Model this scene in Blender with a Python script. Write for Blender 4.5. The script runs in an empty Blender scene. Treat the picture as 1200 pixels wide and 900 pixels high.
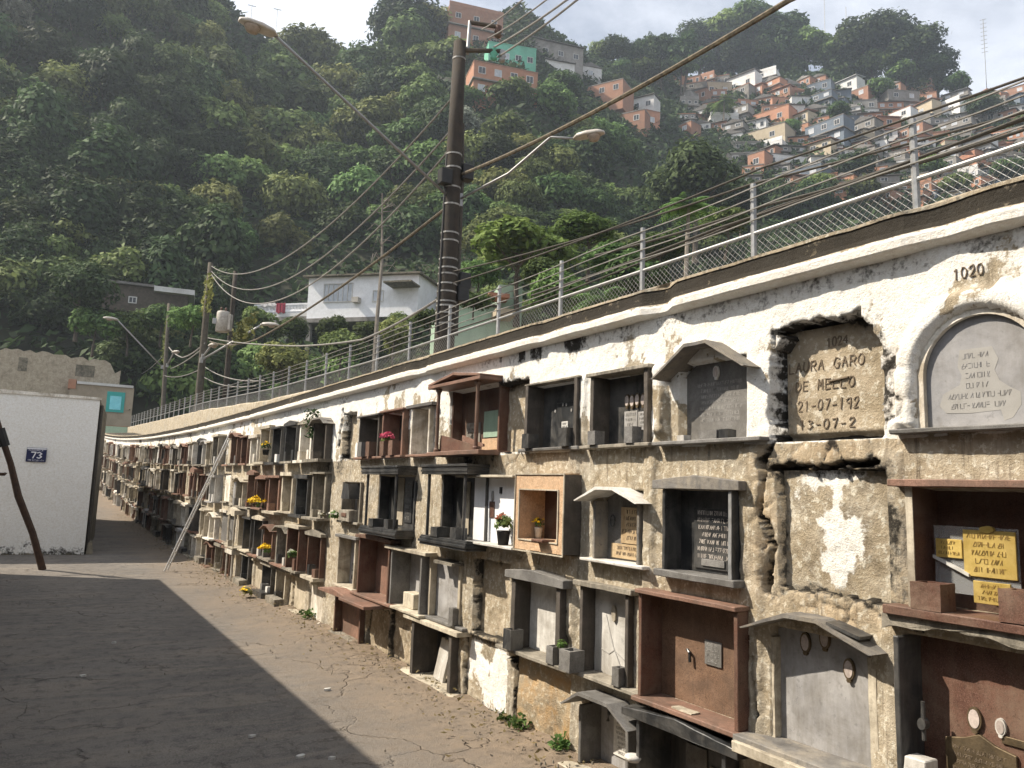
import bpy, bmesh, math, random
import numpy as np
from mathutils import Vector, Matrix, Euler
random.seed(11); RNG = np.random.default_rng(5)
S = bpy.context.scene; COL = S.collection
R = math.radians
# ------------------------------------------------------------------ camera
YAW, PITCH, ROLL, F, HC = R(31.261), R(7.808), R(1.9165), 906.0, 1.6
_rt = np.array([math.cos(YAW), -math.sin(YAW), 0]); _fw = np.array([math.sin(YAW), math.cos(YAW), 0]); _up = np.array([0, 0, 1.])
CF = _fw*math.cos(PITCH)+_up*math.sin(PITCH); _u = _up*math.cos(PITCH)-_fw*math.sin(PITCH)
CR = _rt*math.cos(ROLL)+_u*math.sin(ROLL); CU = _u*math.cos(ROLL)-_rt*math.sin(ROLL)
CAM = np.array([0, 0, HC])
cd = bpy.data.cameras.new('camera'); cam = bpy.data.objects.new('camera', cd); COL.objects.link(cam)
M4 = Matrix.Identity(4)
for i in range(3):
    M4[i][0], M4[i][1], M4[i][2], M4[i][3] = CR[i], CU[i], -CF[i], CAM[i]
cam.matrix_world = M4; cd.sensor_width = 36; cd.lens = F/1200*36; cd.clip_start = .05; cd.clip_end = 5000
S.camera = cam
def ray(px, py): return CF+CR*(px-600)/F-CU*(py-450)/F
def atX(px, py, X): r = ray(px, py); return CAM+r*(X/r[0])
def atZ(px, py, z=0): r = ray(px, py); return CAM+r*((z-HC)/r[2])
def atD(px, py, d): r = ray(px, py); return CAM+r*(d/math.hypot(r[0], r[1]))      # d = horizontal distance
def depth(p): return float((np.asarray(p)-CAM)@CF)
D = 2.957                                                                          # wall plane X = D
def rise(y): return .0009*np.maximum(0, np.asarray(y, float)-12)**2
# ------------------------------------------------------------------ numpy noise
def _hash(ix, iy, iz, s):
    h = (ix*374761393+iy*668265263+iz*2147483647+s*974634777) & 0xFFFFFFFF
    h = ((h ^ (h >> 13))*1274126177) & 0xFFFFFFFF
    return ((h ^ (h >> 16)) & 0xFFFF)/65535.0
def vnoise(x, y, z=0., s=0):
    x, y, z = np.broadcast_arrays(np.asarray(x, float), np.asarray(y, float), np.asarray(z, float))
    fx, fy, fz = np.floor(x), np.floor(y), np.floor(z)
    ix, iy, iz = fx.astype(np.int64), fy.astype(np.int64), fz.astype(np.int64)
    tx, ty, tz = x-fx, y-fy, z-fz
    tx = tx*tx*(3-2*tx); ty = ty*ty*(3-2*ty); tz = tz*tz*(3-2*tz)
    o = 0
    for a in (0, 1):
        for b in (0, 1):
            for c in (0, 1):
                w = (tx if a else 1-tx)*(ty if b else 1-ty)*(tz if c else 1-tz)
                o = o+w*_hash(ix+a, iy+b, iz+c, s)
    return o*2-1
def fbm(x, y, o=4, s=0):
    v = 0; a = .5
    for i in range(o):
        v = v+a*vnoise(x*2**i, y*2**i, 0, s+i*7); a *= .5
    return v
def worley(x, y, s=0):
    ix, iy = np.floor(x).astype(np.int64), np.floor(y).astype(np.int64)
    d1 = np.full(x.shape, 9.); d2 = d1.copy()
    for a in (-1, 0, 1):
        for b in (-1, 0, 1):
            cx = ix+a+_hash(ix+a, iy+b, 0*ix, s); cy = iy+b+_hash(ix+a, iy+b, 0*ix+5, s)
            d = np.hypot(x-cx, y-cy)
            d2 = np.where(d < d1, d1, np.minimum(d2, d)); d1 = np.minimum(d1, d)
    return d1, d2
def sstep(a, b, x): t = np.clip((np.asarray(x, float)-a)/(b-a), 0, 1); return t*t*(3-2*t)
# ------------------------------------------------------------------ materials
def nt(name):
    m = bpy.data.materials.new(name); m.use_nodes = True; t = m.node_tree; b = t.nodes['Principled BSDF']; return m, t, b
def N(t, kind, **kw):
    n = t.nodes.new(kind)
    for k, v in kw.items():
        if k in n.inputs: n.inputs[k].default_value = v
        else: setattr(n, k, v)
    return n
def ramp(t, stops, fac=None):
    n = t.nodes.new('ShaderNodeValToRGB'); e = n.color_ramp.elements
    while len(e) < len(stops): e.new(.5)
    for el, (p, c) in zip(e, stops): el.position = p; el.color = (c, c, c, 1) if isinstance(c, (int, float)) else (*c, 1)
    if fac is not None: t.links.new(fac, n.inputs[0])
    return n.outputs[0]
def mixc(t, fac, a, b, mode='MIX'):
    n = t.nodes.new('ShaderNodeMix'); n.data_type = 'RGBA'; n.blend_type = mode; n.clamp_factor = True
    for k, v in ((0, fac), (6, a), (7, b)):
        if isinstance(v, (int, float)): n.inputs[k].default_value = v
        elif isinstance(v, tuple): n.inputs[k].default_value = (*v, 1)
        else: t.links.new(v, n.inputs[k])
    return n.outputs[2]
def mth(t, op, a, b=0.):
    n = t.nodes.new('ShaderNodeMath'); n.operation = op
    for k, v in ((0, a), (1, b)):
        if isinstance(v, (int, float)): n.inputs[k].default_value = v
        else: t.links.new(v, n.inputs[k])
    return n.outputs[0]
def noise(t, vec, scale, detail=6, rough=.6, dist=0.):
    n = N(t, 'ShaderNodeTexNoise', Scale=scale, Detail=detail, Roughness=rough, Distortion=dist); t.links.new(vec, n.inputs['Vector']); return n.outputs[0]
def coords(t, rnd=True):
    tc = N(t, 'ShaderNodeTexCoord').outputs['Object']
    if not rnd: return tc
    oi = N(t, 'ShaderNodeObjectInfo').outputs['Random']
    v = N(t, 'ShaderNodeVectorMath', operation='MULTIPLY_ADD'); t.links.new(oi, v.inputs[0]); v.inputs[1].default_value = (37, 53, 71); t.links.new(tc, v.inputs[2])
    return v.outputs[0]
def scaled(t, vec, s):
    n = t.nodes.new('ShaderNodeMapping'); n.inputs['Scale'].default_value = s; t.links.new(vec, n.inputs[0]); return n.outputs[0]
def bump(t, b, h, strength, dist=.01):
    n = N(t, 'ShaderNodeBump', Strength=strength, Distance=dist); t.links.new(h, n.inputs['Height']); t.links.new(n.outputs[0], b.inputs['Normal'])
MAT = {}
def pm(name, a, b, scale=9, rough=.8, bmp=.4, dirt=.35, dirtcol=(.05, .045, .035), speck=0, metal=0., streak=.5, vary=.12, spec=.3):
    """generic weathered surface: two tones by noise, vertical dirt runs, fine specks"""
    m, t, p = nt(name); v = coords(t)
    n1 = noise(t, v, scale, 8, .65); c = mixc(t, ramp(t, [(.32, 0.), (.68, 1.)], n1), a, b)
    if speck:
        n2 = noise(t, v, 260, 2, .5); c = mixc(t, ramp(t, [(.55, 0.), (.62, speck)], n2), c, tuple(min(1, x*2.2+.03) for x in a))
        n2 = noise(t, v, 190, 2, .5); c = mixc(t, ramp(t, [(.36, speck), (.43, 0.)], n2), c, tuple(x*.35 for x in a))
    if dirt:
        n3 = noise(t, v, scale*.5, 8, .7, .6); n4 = noise(t, scaled(t, v, (14, 14, 1.3)), 2.2, 5, .7)
        f = mth(t, 'ADD', mth(t, 'MULTIPLY', n3, 1-streak*.5), mth(t, 'MULTIPLY', n4, streak*.5))
        c = mixc(t, mth(t, 'MULTIPLY', ramp(t, [(.44, 0.), (.6, 1.)], f), dirt), c, dirtcol); n5 = noise(t, v, scale*4.5, 6, .75); c = mixc(t, mth(t, 'MULTIPLY', ramp(t, [(.57, 0.), (.66, 1.)], n5), dirt*.8), c, tuple(x*.5 for x in a))
    if vary:
        oi = N(t, 'ShaderNodeObjectInfo').outputs['Random']
        h = N(t, 'ShaderNodeHueSaturation'); t.links.new(c, h.inputs['Color'])
        t.links.new(mth(t, 'ADD', mth(t, 'MULTIPLY', oi, vary*2), 1-vary), h.inputs['Value']); c = h.outputs[0]
    t.links.new(c, p.inputs['Base Color']); p.inputs['Metallic'].default_value = metal
    p.inputs['Specular IOR Level'].default_value = spec
    t.links.new(ramp(t, [(.3, max(0, rough-.12)), (.7, min(1, rough+.1))], n1), p.inputs['Roughness'])
    if bmp: bump(t, p, noise(t, v, scale*5, 8, .7), bmp, .008)
    MAT[name] = m; return m
pm('granite_brown', (.07, .034, .024), (.13, .066, .044), 7, .6, .15, .6, speck=.5, dirtcol=(.17, .125, .09))
pm('granite_tan', (.15, .088, .055), (.23, .145, .095), 7, .65, .15, .6, speck=.5, dirtcol=(.08, .055, .04))
pm('granite_rose', (.17, .094, .066), (.26, .155, .113), 7, .65, .2, .65, speck=.4, dirtcol=(.085, .065, .05))
pm('granite_black', (.011, .012, .013), (.03, .032, .034), 8, .38, .08, .45, speck=.3, dirtcol=(.16, .15, .135), spec=.5)
pm('granite_grey', (.11, .106, .10), (.22, .212, .20), 8, .7, .25, .5, speck=.35)
pm('slate', (.09, .085, .08), (.20, .19, .175), 9, .8, .5, .6, dirtcol=(.30, .26, .2))
pm('cement', (.19, .17, .135), (.36, .325, .265), 8, .9, .6, .75, streak=.8)
pm('mossy_cement', (.13, .12, .09), (.27, .235, .175), 6, .95, .8, .8, dirtcol=(.035, .035, .025))
pm('ochre_plaster', (.36, .265, .15), (.47, .37, .235), 7, .95, .6, .55, dirtcol=(.22, .13, .06))
pm('tan_plaster', (.37, .32, .235), (.5, .44, .34), 8, .95, .5, .5, dirtcol=(.14, .115, .08))
pm('old_whitewash', (.62, .58, .5), (.78, .75, .68), 6, .9, .6, .75, dirtcol=(.23, .18, .115))
pm('marble_white', (.52, .505, .47), (.66, .645, .605), 5, .65, .2, .65, dirtcol=(.19, .165, .13))
pm('marble_grey', (.29, .285, .285), (.43, .42, .41), 6, .65, .2, .65, dirtcol=(.15, .135, .11))
pm('marble_dark', (.19, .19, .195), (.285, .28, .28), 6, .65, .2, .5, dirtcol=(.10, .09, .075))
pm('lettering_bronze', (.26, .17, .05), (.33, .22, .07), 9, .6, 0, 0)
pm('cream_stone', (.40, .355, .275), (.56, .505, .40), 8, .85, .4, .7, dirtcol=(.13, .105, .075))
pm('speckled_stone', (.46, .29, .17), (.60, .43, .28), 60, .7, .2, .25, speck=.4)
pm('wood_grey', (.05, .043, .036), (.12, .103, .088), 9, .85, .5, .5, streak=1)
pm('brass', (.52, .36, .09), (.70, .53, .19), 12, .38, .1, .3, dirtcol=(.25, .16, .05), metal=.35)
pm('bronze', (.12, .09, .055), (.2, .15, .09), 14, .5, .2, .4, metal=.6)
pm('peeling_plaster', (.62, .58, .51), (.36, .31, .235), 5, .95, .7, .8, dirtcol=(.25, .21, .145), streak=.2)
pm('paper', (.46, .45, .42), (.58, .57, .53), 9, .9, 0, .25)
pm('white_paint', (.74, .75, .77), (.83, .84, .86), 2.5, .75, .15, .22, dirtcol=(.32, .31, .29), vary=.03)
pm('galvanised', (.27, .275, .275), (.38, .385, .385), 20, .5, .05, .2, metal=.5, dirtcol=(.2, .17, .14))
pm('aluminium', (.55, .55, .54), (.7, .7, .69), 20, .4, .05, .2, metal=.6)
pm('cable', (.16, .155, .145), (.26, .25, .23), 9, .7, .1, .3)
pm('cable_dark', (.035, .033, .03), (.09, .08, .065), 30, .8, .2, .2)
pm('cable_mottled', (.03, .028, .025), (.22, .18, .12), 14, .85, .2, .3)
pm('pole_wood', (.022, .019, .016), (.06, .048, .038), 7, .9, .6, .4, streak=1)
pm('pole_concrete', (.05, .043, .034), (.11, .095, .073), 7, .9, .4, .4)
pm('strap_metal', (.25, .245, .23), (.42, .41, .38), 9, .5, .1, .6)
pm('lamp_body', (.35, .32, .28), (.5, .47, .42), 9, .5, .1, .3)
pm('lamp_lens', (.26, .21, .165), (.36, .30, .24), 9, .3, .0, .2)
pm('plastic_black', (.012, .012, .012), (.03, .03, .03), 9, .5, 0, .1)
pm('terracotta', (.22, .12, .08), (.30, .17, .11), 9, .8, .2, .3)
pm('bark', (.05, .042, .034), (.12, .1, .08), 5, .9, .7, .3, streak=1)
pm('pale_bark', (.16, .14, .12), (.28, .25, .21), 5, .9, .4, .3)
pm('bamboo', (.035, .02, .014), (.075, .045, .03), 9, .8, .2, .2)
pm('enamel_blue', (.010, .013, .05), (.016, .02, .075), 9, .4, 0, .2)
pm('lettering_white', (.7, .7, .72), (.78, .78, .8), 9, .6, 0, 0)
pm('lettering_dark', (.15, .115, .078), (.21, .165, .12), 9, .9, 0, 0)
pm('lettering_grey', (.30, .29, .27), (.38, .37, .35), 9, .9, 0, 0)
pm('lettering_pale', (.42, .38, .34), (.52, .47, .42), 9, .9, 0, 0)
pm('photo_ceramic', (.42, .36, .32), (.60, .52, .47), 30, .3, 0, .4, dirtcol=(.05, .04, .04))
pm('flower_yellow', (.75, .48, .02), (.9, .66, .04), 20, .8, 0, 0)
pm('flower_pink', (.55, .06, .13), (.72, .16, .25), 20, .8, 0, 0)
pm('flower_white', (.75, .73, .62), (.85, .84, .75), 20, .8, 0, 0)
pm('flower_rust', (.25, .06, .03), (.35, .13, .06), 20, .8, 0, 0)
pm('brick', (.27, .135, .085), (.36, .2, .135), 1.2, .9, .3, .45, dirtcol=(.17, .13, .105))
pm('brick_orange', (.35, .165, .10), (.43, .235, .155), 1.2, .9, .3, .35, dirtcol=(.22, .14, .10))
pm('render_grey', (.19, .18, .165), (.29, .275, .255), .8, .9, .3, .5)
pm('render_white', (.54, .54, .53), (.68, .68, .67), .8, .85, .2, .4, dirtcol=(.30, .27, .23))
pm('render_cream', (.36, .30, .21), (.46, .40, .30), .8, .85, .2, .4, dirtcol=(.26, .21, .15))
pm('render_mint', (.13, .42, .30), (.19, .5, .37), .8, .85, .2, .3)
pm('render_green', (.28, .40, .30), (.36, .48, .37), .8, .85, .2, .3)
pm('render_tan', (.30, .25, .185), (.38, .32, .24), .8, .85, .2, .3, vary=.02)
pm('render_blue', (.10, .13, .165), (.15, .18, .22), .8, .85, .2, .3)
pm('roof_fibre', (.11, .105, .10), (.2, .19, .18), 1.5, .9, .3, .5)
pm('roof_tile', (.28, .13, .08), (.40, .2, .13), 1.5, .9, .4, .5)
pm('roof_tin', (.33, .34, .36), (.48, .49, .5), 1.5, .5, .1, .4, metal=.2)
pm('glass_dark', (.02, .023, .027), (.05, .055, .06), 2, .15, 0, 0, spec=.6)
pm('glass_pale', (.35, .38, .42), (.5, .52, .55), 2, .25, 0, 0)
pm('cyan_glass', (.20, .62, .72), (.26, .70, .78), 2, .3, 0, .1, vary=0)
pm('teal_paint', (.03, .33, .31), (.05, .38, .35), 2, .6, 0, .1, vary=0)
pm('cloth_red', (.25, .03, .05), (.33, .06, .09), 3, .9, .2, .1)
pm('cloth_pale', (.55, .53, .52), (.7, .68, .66), 3, .9, .2, .1)
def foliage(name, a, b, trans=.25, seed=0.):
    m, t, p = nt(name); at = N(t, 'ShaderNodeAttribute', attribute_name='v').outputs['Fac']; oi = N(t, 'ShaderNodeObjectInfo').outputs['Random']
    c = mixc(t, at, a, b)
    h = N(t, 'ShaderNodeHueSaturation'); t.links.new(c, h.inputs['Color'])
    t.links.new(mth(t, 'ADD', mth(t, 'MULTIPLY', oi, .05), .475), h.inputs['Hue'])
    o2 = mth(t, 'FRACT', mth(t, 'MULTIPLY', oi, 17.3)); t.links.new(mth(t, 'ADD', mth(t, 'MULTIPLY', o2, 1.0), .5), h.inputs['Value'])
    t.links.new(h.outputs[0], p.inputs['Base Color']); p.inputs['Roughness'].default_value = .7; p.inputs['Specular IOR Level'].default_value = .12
    tr = N(t, 'ShaderNodeBsdfTranslucent'); t.links.new(h.outputs[0], tr.inputs['Color'])
    mx = N(t, 'ShaderNodeMixShader', Fac=trans); t.links.new(p.outputs[0], mx.inputs[1]); t.links.new(tr.outputs[0], mx.inputs[2])
    t.links.new(mx.outputs[0], t.nodes['Material Output'].inputs['Surface']); MAT[name] = m
foliage('leaf_dark', (.02, .036, .014), (.074, .115, .044))
foliage('leaf_mid', (.046, .082, .024), (.14, .205, .064))
foliage('leaf_olive', (.076, .095, .029), (.20, .225, .076))
foliage('leaf_pale', (.09, .105, .075), (.27, .285, .22))
foliage('leaf_bright', (.042, .085, .018), (.11, .17, .046), .3)
foliage('leaf_dry', (.10, .09, .035), (.2, .17, .08))
def acrylic_material():
    m, t, p = nt('acrylic'); p.inputs['Base Color'].default_value = (.8, .82, .82, 1); p.inputs['Roughness'].default_value = .08
    tr = N(t, 'ShaderNodeBsdfTransparent'); mx = N(t, 'ShaderNodeMixShader', Fac=.14); t.links.new(tr.outputs[0], mx.inputs[1]); t.links.new(p.outputs[0], mx.inputs[2]); t.links.new(mx.outputs[0], t.nodes['Material Output'].inputs['Surface']); MAT['acrylic'] = m
acrylic_material()
def wall_material():
    m, t, p = nt('wall_plaster'); v = coords(t, False)
    at = N(t, 'ShaderNodeAttribute', attribute_name='mask'); sp = N(t, 'ShaderNodeSeparateColor'); t.links.new(at.outputs['Color'], sp.inputs[0])
    n1 = noise(t, v, 7, 10, .7); n2 = noise(t, v, 30, 8, .7); n3 = noise(t, v, 2.3, 6, .6, .4)
    base = mixc(t, ramp(t, [(.35, 0.), (.65, 1.)], n1), (.29, .235, .155), (.48, .42, .325))
    base = mixc(t, ramp(t, [(.5, 0.), (.72, .8)], n3), base, (.30, .285, .25))
    base = mixc(t, ramp(t, [(.53, 0.), (.6, .75)], n2), base, (.64, .60, .50)); ns = noise(t, scaled(t, v, (1, 9, .8)), 3.2, 6, .7); base = mixc(t, ramp(t, [(.52, 0.), (.7, .8)], ns), base, (.13, .105, .075))
    wm = mth(t, 'ADD', sp.outputs[0], mth(t, 'MULTIPLY', mth(t, 'SUBTRACT', mth(t, 'ADD', mth(t, 'MULTIPLY', n1, .6), mth(t, 'MULTIPLY', n2, .4)), .5), 1.7))
    white = mixc(t, ramp(t, [(.4, 0.), (.75, 1.)], n2), (.80, .79, .75), (.64, .60, .52))
    c = mixc(t, ramp(t, [(.45, 0.), (.55, 1.)], wm), base, white)
    oc = mth(t, 'MULTIPLY', sp.outputs[2], ramp(t, [(.4, 0.), (.6, 1.)], n1)); c = mixc(t, oc, c, (.40, .24, .09))
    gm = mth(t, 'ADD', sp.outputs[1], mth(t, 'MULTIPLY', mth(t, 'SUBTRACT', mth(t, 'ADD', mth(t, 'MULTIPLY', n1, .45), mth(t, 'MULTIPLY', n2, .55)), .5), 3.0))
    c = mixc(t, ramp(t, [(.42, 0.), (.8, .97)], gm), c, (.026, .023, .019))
    t.links.new(c, p.inputs['Base Color']); p.inputs['Roughness'].default_value = .95; p.inputs['Specular IOR Level'].default_value = .15
    bump(t, p, mth(t, 'ADD', mth(t, 'MULTIPLY', n2, .7), noise(t, v, 90, 6, .7)), .75, .012); MAT['wall_plaster'] = m
wall_material()
def ground_material():
    m, t, p = nt('worn_asphalt'); v = coords(t, False); sx = N(t, 'ShaderNodeSeparateXYZ'); t.links.new(v, sx.inputs[0])
    n1 = noise(t, v, 1.1, 8, .65, .3); n2 = noise(t, v, 9, 8, .7); n3 = noise(t, v, 120, 3, .6); n4 = noise(t, scaled(t, v, (.45, 2.2, 1)), 1.6, 8, .7, .8)
    c = mixc(t, ramp(t, [(.3, 0.), (.7, 1.)], n1), (.115, .107, .098), (.185, .167, .146))
    c = mixc(t, ramp(t, [(.46, 0.), (.62, .5)], n4), c, (.25, .212, .168))
    c = mixc(t, ramp(t, [(.5, 0.), (.66, .75)], n2), c, (.062, .058, .054))
    c = mixc(t, ramp(t, [(.56, 0.), (.66, .8)], n3), c, (.24, .22, .195))
    c = mixc(t, ramp(t, [(.32, .8), (.42, 0.)], n3), c, (.035, .033, .03))
    vo = N(t, 'ShaderNodeTexVoronoi', feature='DISTANCE_TO_EDGE', Scale=.8); dm = N(t, 'ShaderNodeVectorMath', operation='MULTIPLY_ADD'); nz = N(t, 'ShaderNodeTexNoise', Scale=2.5, Detail=6.); t.links.new(v, nz.inputs['Vector'])
    t.links.new(nz.outputs['Color'], dm.inputs[0]); dm.inputs[1].default_value = (.7, .7, .7); t.links.new(v, dm.inputs[2]); t.links.new(dm.outputs[0], vo.inputs['Vector'])
    ck = mth(t, 'MULTIPLY', ramp(t, [(.0, 1.), (.012, 0.)], vo.outputs['Distance']), ramp(t, [(.45, 0.), (.6, 1.)], n1)); c = mixc(t, mth(t, 'MULTIPLY', ck, .38), c, (.03, .027, .024))
    # bare earth along the foot of the wall
    e = mth(t, 'ADD', sx.outputs[0], mth(t, 'MULTIPLY', mth(t, 'SUBTRACT', n1, .5), 1.6)); e = mth(t, 'ADD', e, mth(t, 'MULTIPLY', mth(t, 'SUBTRACT', n2, .5), .7))
    ef = N(t, 'ShaderNodeMapRange'); t.links.new(e, ef.inputs[0]); ef.inputs[1].default_value = 1.7; ef.inputs[2].default_value = 3.0
    earth = mixc(t, ramp(t, [(.35, 0.), (.65, 1.)], n2), (.135, .10, .068), (.275, .213, .152)); c = mixc(t, mth(t, 'MULTIPLY', ef.outputs[0], .85), c, earth)
    t.links.new(c, p.inputs['Base Color']); p.inputs['Roughness'].default_value = .92; p.inputs['Specular IOR Level'].default_value = .2
    h = mth(t, 'SUBTRACT', mth(t, 'ADD', mth(t, 'MULTIPLY', n3, .5), n2), mth(t, 'MULTIPLY', ck, 1.5)); bump(t, p, h, .9, .016); MAT['worn_asphalt'] = m
ground_material()
pm('hill_soil', (.014, .018, .008), (.03, .034, .016), .3, .95, .3, .3, vary=0)
pm('street_asphalt', (.06, .058, .055), (.09, .085, .08), 1, .95, .2, .2, vary=0)
# ------------------------------------------------------------------ mesh builder
NEAR = False; FLATN = {'lettering', 'plaque', 'photo', 'portrait', 'paper_notice', 'pasted_sheet', 'acrylic_sheet', 'number', 'crack_line', 'stud', 'rubbed_patch', 'arch_frame', 'pale_edging'}
from mathutils import noise as mnoise
class MB:
    def __init__(s): s.v = []; s.f = []
    def add(s, vs, fs):
        n = len(s.v); s.v += [tuple(map(float, p)) for p in vs]; s.f += [tuple(i+n for i in f) for f in fs]; return s
    def box(s, x0, x1, y0, y1, z0, z1, top=0.):
        return s.add([(x0, y0, z0), (x1, y0, z0), (x1, y1, z0), (x0, y1, z0), (x0+top, y0+top, z1), (x1-top, y0+top, z1), (x1-top, y1-top, z1), (x0+top, y1-top, z1)],
                     [(3, 2, 1, 0), (4, 5, 6, 7), (0, 1, 5, 4), (1, 2, 6, 5), (2, 3, 7, 6), (3, 0, 4, 7)])
    def prism(s, pts, y0, y1):                                       # pts in (x,z), counter-clockwise seen from -y
        n = len(pts); vs = [(x, y0, z) for x, z in pts]+[(x, y1, z) for x, z in pts]
        return s.add(vs, [tuple(range(n)), tuple(range(2*n-1, n-1, -1))]+[(i, i+n, (i+1) % n+n, (i+1) % n) for i in range(n)])
    def tube(s, path, r, n=8, cap=True):
        P = [np.array(p, float) for p in path]; rs = r if isinstance(r, (list, tuple)) else [r]*len(P); vs = []; fs = []
        for i, p in enumerate(P):
            d = P[min(i+1, len(P)-1)]-P[max(i-1, 0)]; d = d/(np.linalg.norm(d)+1e-9)
            a = np.cross(d, (0, 0, 1.)) if abs(d[2]) < .95 else np.cross(d, (1., 0, 0)); a /= np.linalg.norm(a); b = np.cross(d, a)
            for k in range(n): t = 2*math.pi*k/n; vs.append(p+rs[i]*(a*math.cos(t)+b*math.sin(t)))
        for i in range(len(P)-1):
            for k in range(n): fs.append((i*n+k, i*n+(k+1) % n, (i+1)*n+(k+1) % n, (i+1)*n+k))
        if cap: fs += [tuple(range(n))[::-1], tuple((len(P)-1)*n+k for k in range(n))]
        return s.add(vs, fs)
    def lathe(s, prof, n=16, c=(0, 0, 0), sx=1., sy=1.):               # prof (r,z)
        vs = []; fs = []
        for r, z in prof:
            for k in range(n): t = 2*math.pi*k/n; vs.append((c[0]+r*sx*math.cos(t), c[1]+r*sy*math.sin(t), c[2]+z))
        for i in range(len(prof)-1):
            for k in range(n): fs.append((i*n+k, i*n+(k+1) % n, (i+1)*n+(k+1) % n, (i+1)*n+k))
        fs += [tuple(range(n))[::-1], tuple((len(prof)-1)*n+k for k in range(n))]
        return s.add(vs, fs)
    def oval(s, cx, cz, rx, rz, y0, y1, n=18):
        return s.prism([(cx+rx*math.cos(2*math.pi*k/n), cz+rz*math.sin(2*math.pi*k/n)) for k in range(n)], y0, y1)
    def stroke(s, pts, w, y0, y1):                                   # drawn line in the xz plane with thickness
        for (a, b), (c, d) in zip(pts, pts[1:]):
            dx, dz = c-a, d-b; l = math.hypot(dx, dz) or 1; nx, nz = -dz/l*w/2, dx/l*w/2; ex, ez = dx/l*w*.3, dz/l*w*.3
            s.prism([(a-nx-ex, b-nz-ez), (c-nx+ex, d-nz+ez), (c+nx+ex, d+nz+ez), (a+nx-ex, b+nz-ez)], y0, y1)
        return s
    def build(s, name, mat, parent=None, loc=None, bev=0., smooth=False, jit=0.):
        me = bpy.data.meshes.new(name); v = s.v
        if jit: v = [(a+random.uniform(-jit, jit), b+random.uniform(-jit, jit), c+random.uniform(-jit, jit)) for a, b, c in v]
        me.from_pydata(v, [], s.f)
        if bev:
            bm = bmesh.new(); bm.from_mesh(me); bmesh.ops.bevel(bm, geom=[e for e in bm.edges if len(e.link_faces) == 2 and e.calc_face_angle(0) > .5], offset=bev, segments=1, affect='EDGES', profile=.5, clamp_overlap=True); bm.to_mesh(me); bm.free()
        if NEAR and len(me.polygons) < 90 and name not in FLATN:
            bm = bmesh.new(); bm.from_mesh(me); bmesh.ops.subdivide_edges(bm, edges=[e for e in bm.edges if e.calc_length() > .05], cuts=5, use_grid_fill=True)
            sd_ = Vector((len(COL.objects)*.37, .2, .9))
            for v_ in bm.verts: c_ = v_.co; q_ = mnoise.noise_vector(c_*9+sd_)*.0022+mnoise.noise_vector(c_*38+sd_)*.0016; v_.co = c_+q_
            bm.to_mesh(me); bm.free()
        me.materials.append(MAT[mat] if isinstance(mat, str) else mat)
        if smooth: me.polygons.foreach_set('use_smooth', [True]*len(me.polygons))
        return link(name, me, parent, loc)
def link(name, me, parent=None, loc=None):
    o = bpy.data.objects.new(name, me); COL.objects.link(o)
    if parent: o.parent = parent
    if loc is not None: o.location = tuple(map(float, loc))
    return o
LABELS = {}
def tag(o, label, cat, group=None, kind='thing'):
    n = len(label.split()); assert 4 <= n <= 16, label
    if label in LABELS and not (group and LABELS[label] == group): print('DUPLICATE LABEL', label)
    LABELS[label] = group
    o['label'] = label; o['category'] = cat; o['kind'] = kind
    if group: o['group'] = group
    return o
def thing(name, label, cat, loc=(0, 0, 0), rz=0., group=None):
    o = bpy.data.objects.new(name, None); COL.objects.link(o); o.location = tuple(map(float, loc)); o.rotation_euler = (0, 0, rz); o.empty_display_size = .1
    return tag(o, label, cat, group)
def structure(o): o['kind'] = 'structure'; return o
def grid_mesh(name, V, nx, ny, mat, flip=False, smooth=True):
    """V: (nx*ny,3) array, row-major [i*ny+j]"""
    me = bpy.data.meshes.new(name); i, j = np.meshgrid(np.arange(nx-1), np.arange(ny-1), indexing='ij'); a = (i*ny+j).ravel()
    q = np.stack([a, a+ny, a+ny+1, a+1], 1)
    if flip: q = q[:, ::-1]
    me.vertices.add(len(V)); me.vertices.foreach_set('co', np.ascontiguousarray(V, dtype=np.float32).ravel())
    me.loops.add(q.size); me.loops.foreach_set('vertex_index', q.ravel().astype(np.int32))
    me.polygons.add(len(q)); me.polygons.foreach_set('loop_start', (np.arange(len(q))*4).astype(np.int32))
    me.update(calc_edges=True); me.materials.append(MAT[mat])
    me.polygons.foreach_set('use_smooth', np.full(len(q), smooth)); return me
def quads_mesh(name, V, mat, attr=None):
    """V: (n,4,3) loose quads; attr (n,) -> float attribute 'v' per face corner vertex"""
    n = len(V); me = bpy.data.meshes.new(name); me.vertices.add(n*4); me.vertices.foreach_set('co', np.ascontiguousarray(V, dtype=np.float32).ravel())
    me.loops.add(n*4); me.loops.foreach_set('vertex_index', np.arange(n*4, dtype=np.int32))
    me.polygons.add(n); me.polygons.foreach_set('loop_start', (np.arange(n)*4).astype(np.int32)); me.update(calc_edges=True)
    if attr is not None:
        a = me.attributes.new('v', 'FLOAT', 'POINT'); a.data.foreach_set('value', np.repeat(attr, 4).astype(np.float32))
    me.materials.append(MAT[mat]); return me
def masked(me, R_, G_, B_):
    a = me.attributes.new('mask', 'FLOAT_COLOR', 'POINT'); a.data.foreach_set('color', np.stack([R_, G_, B_, np.ones_like(R_)], -1).reshape(-1, 4).astype(np.float32).ravel())
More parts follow.
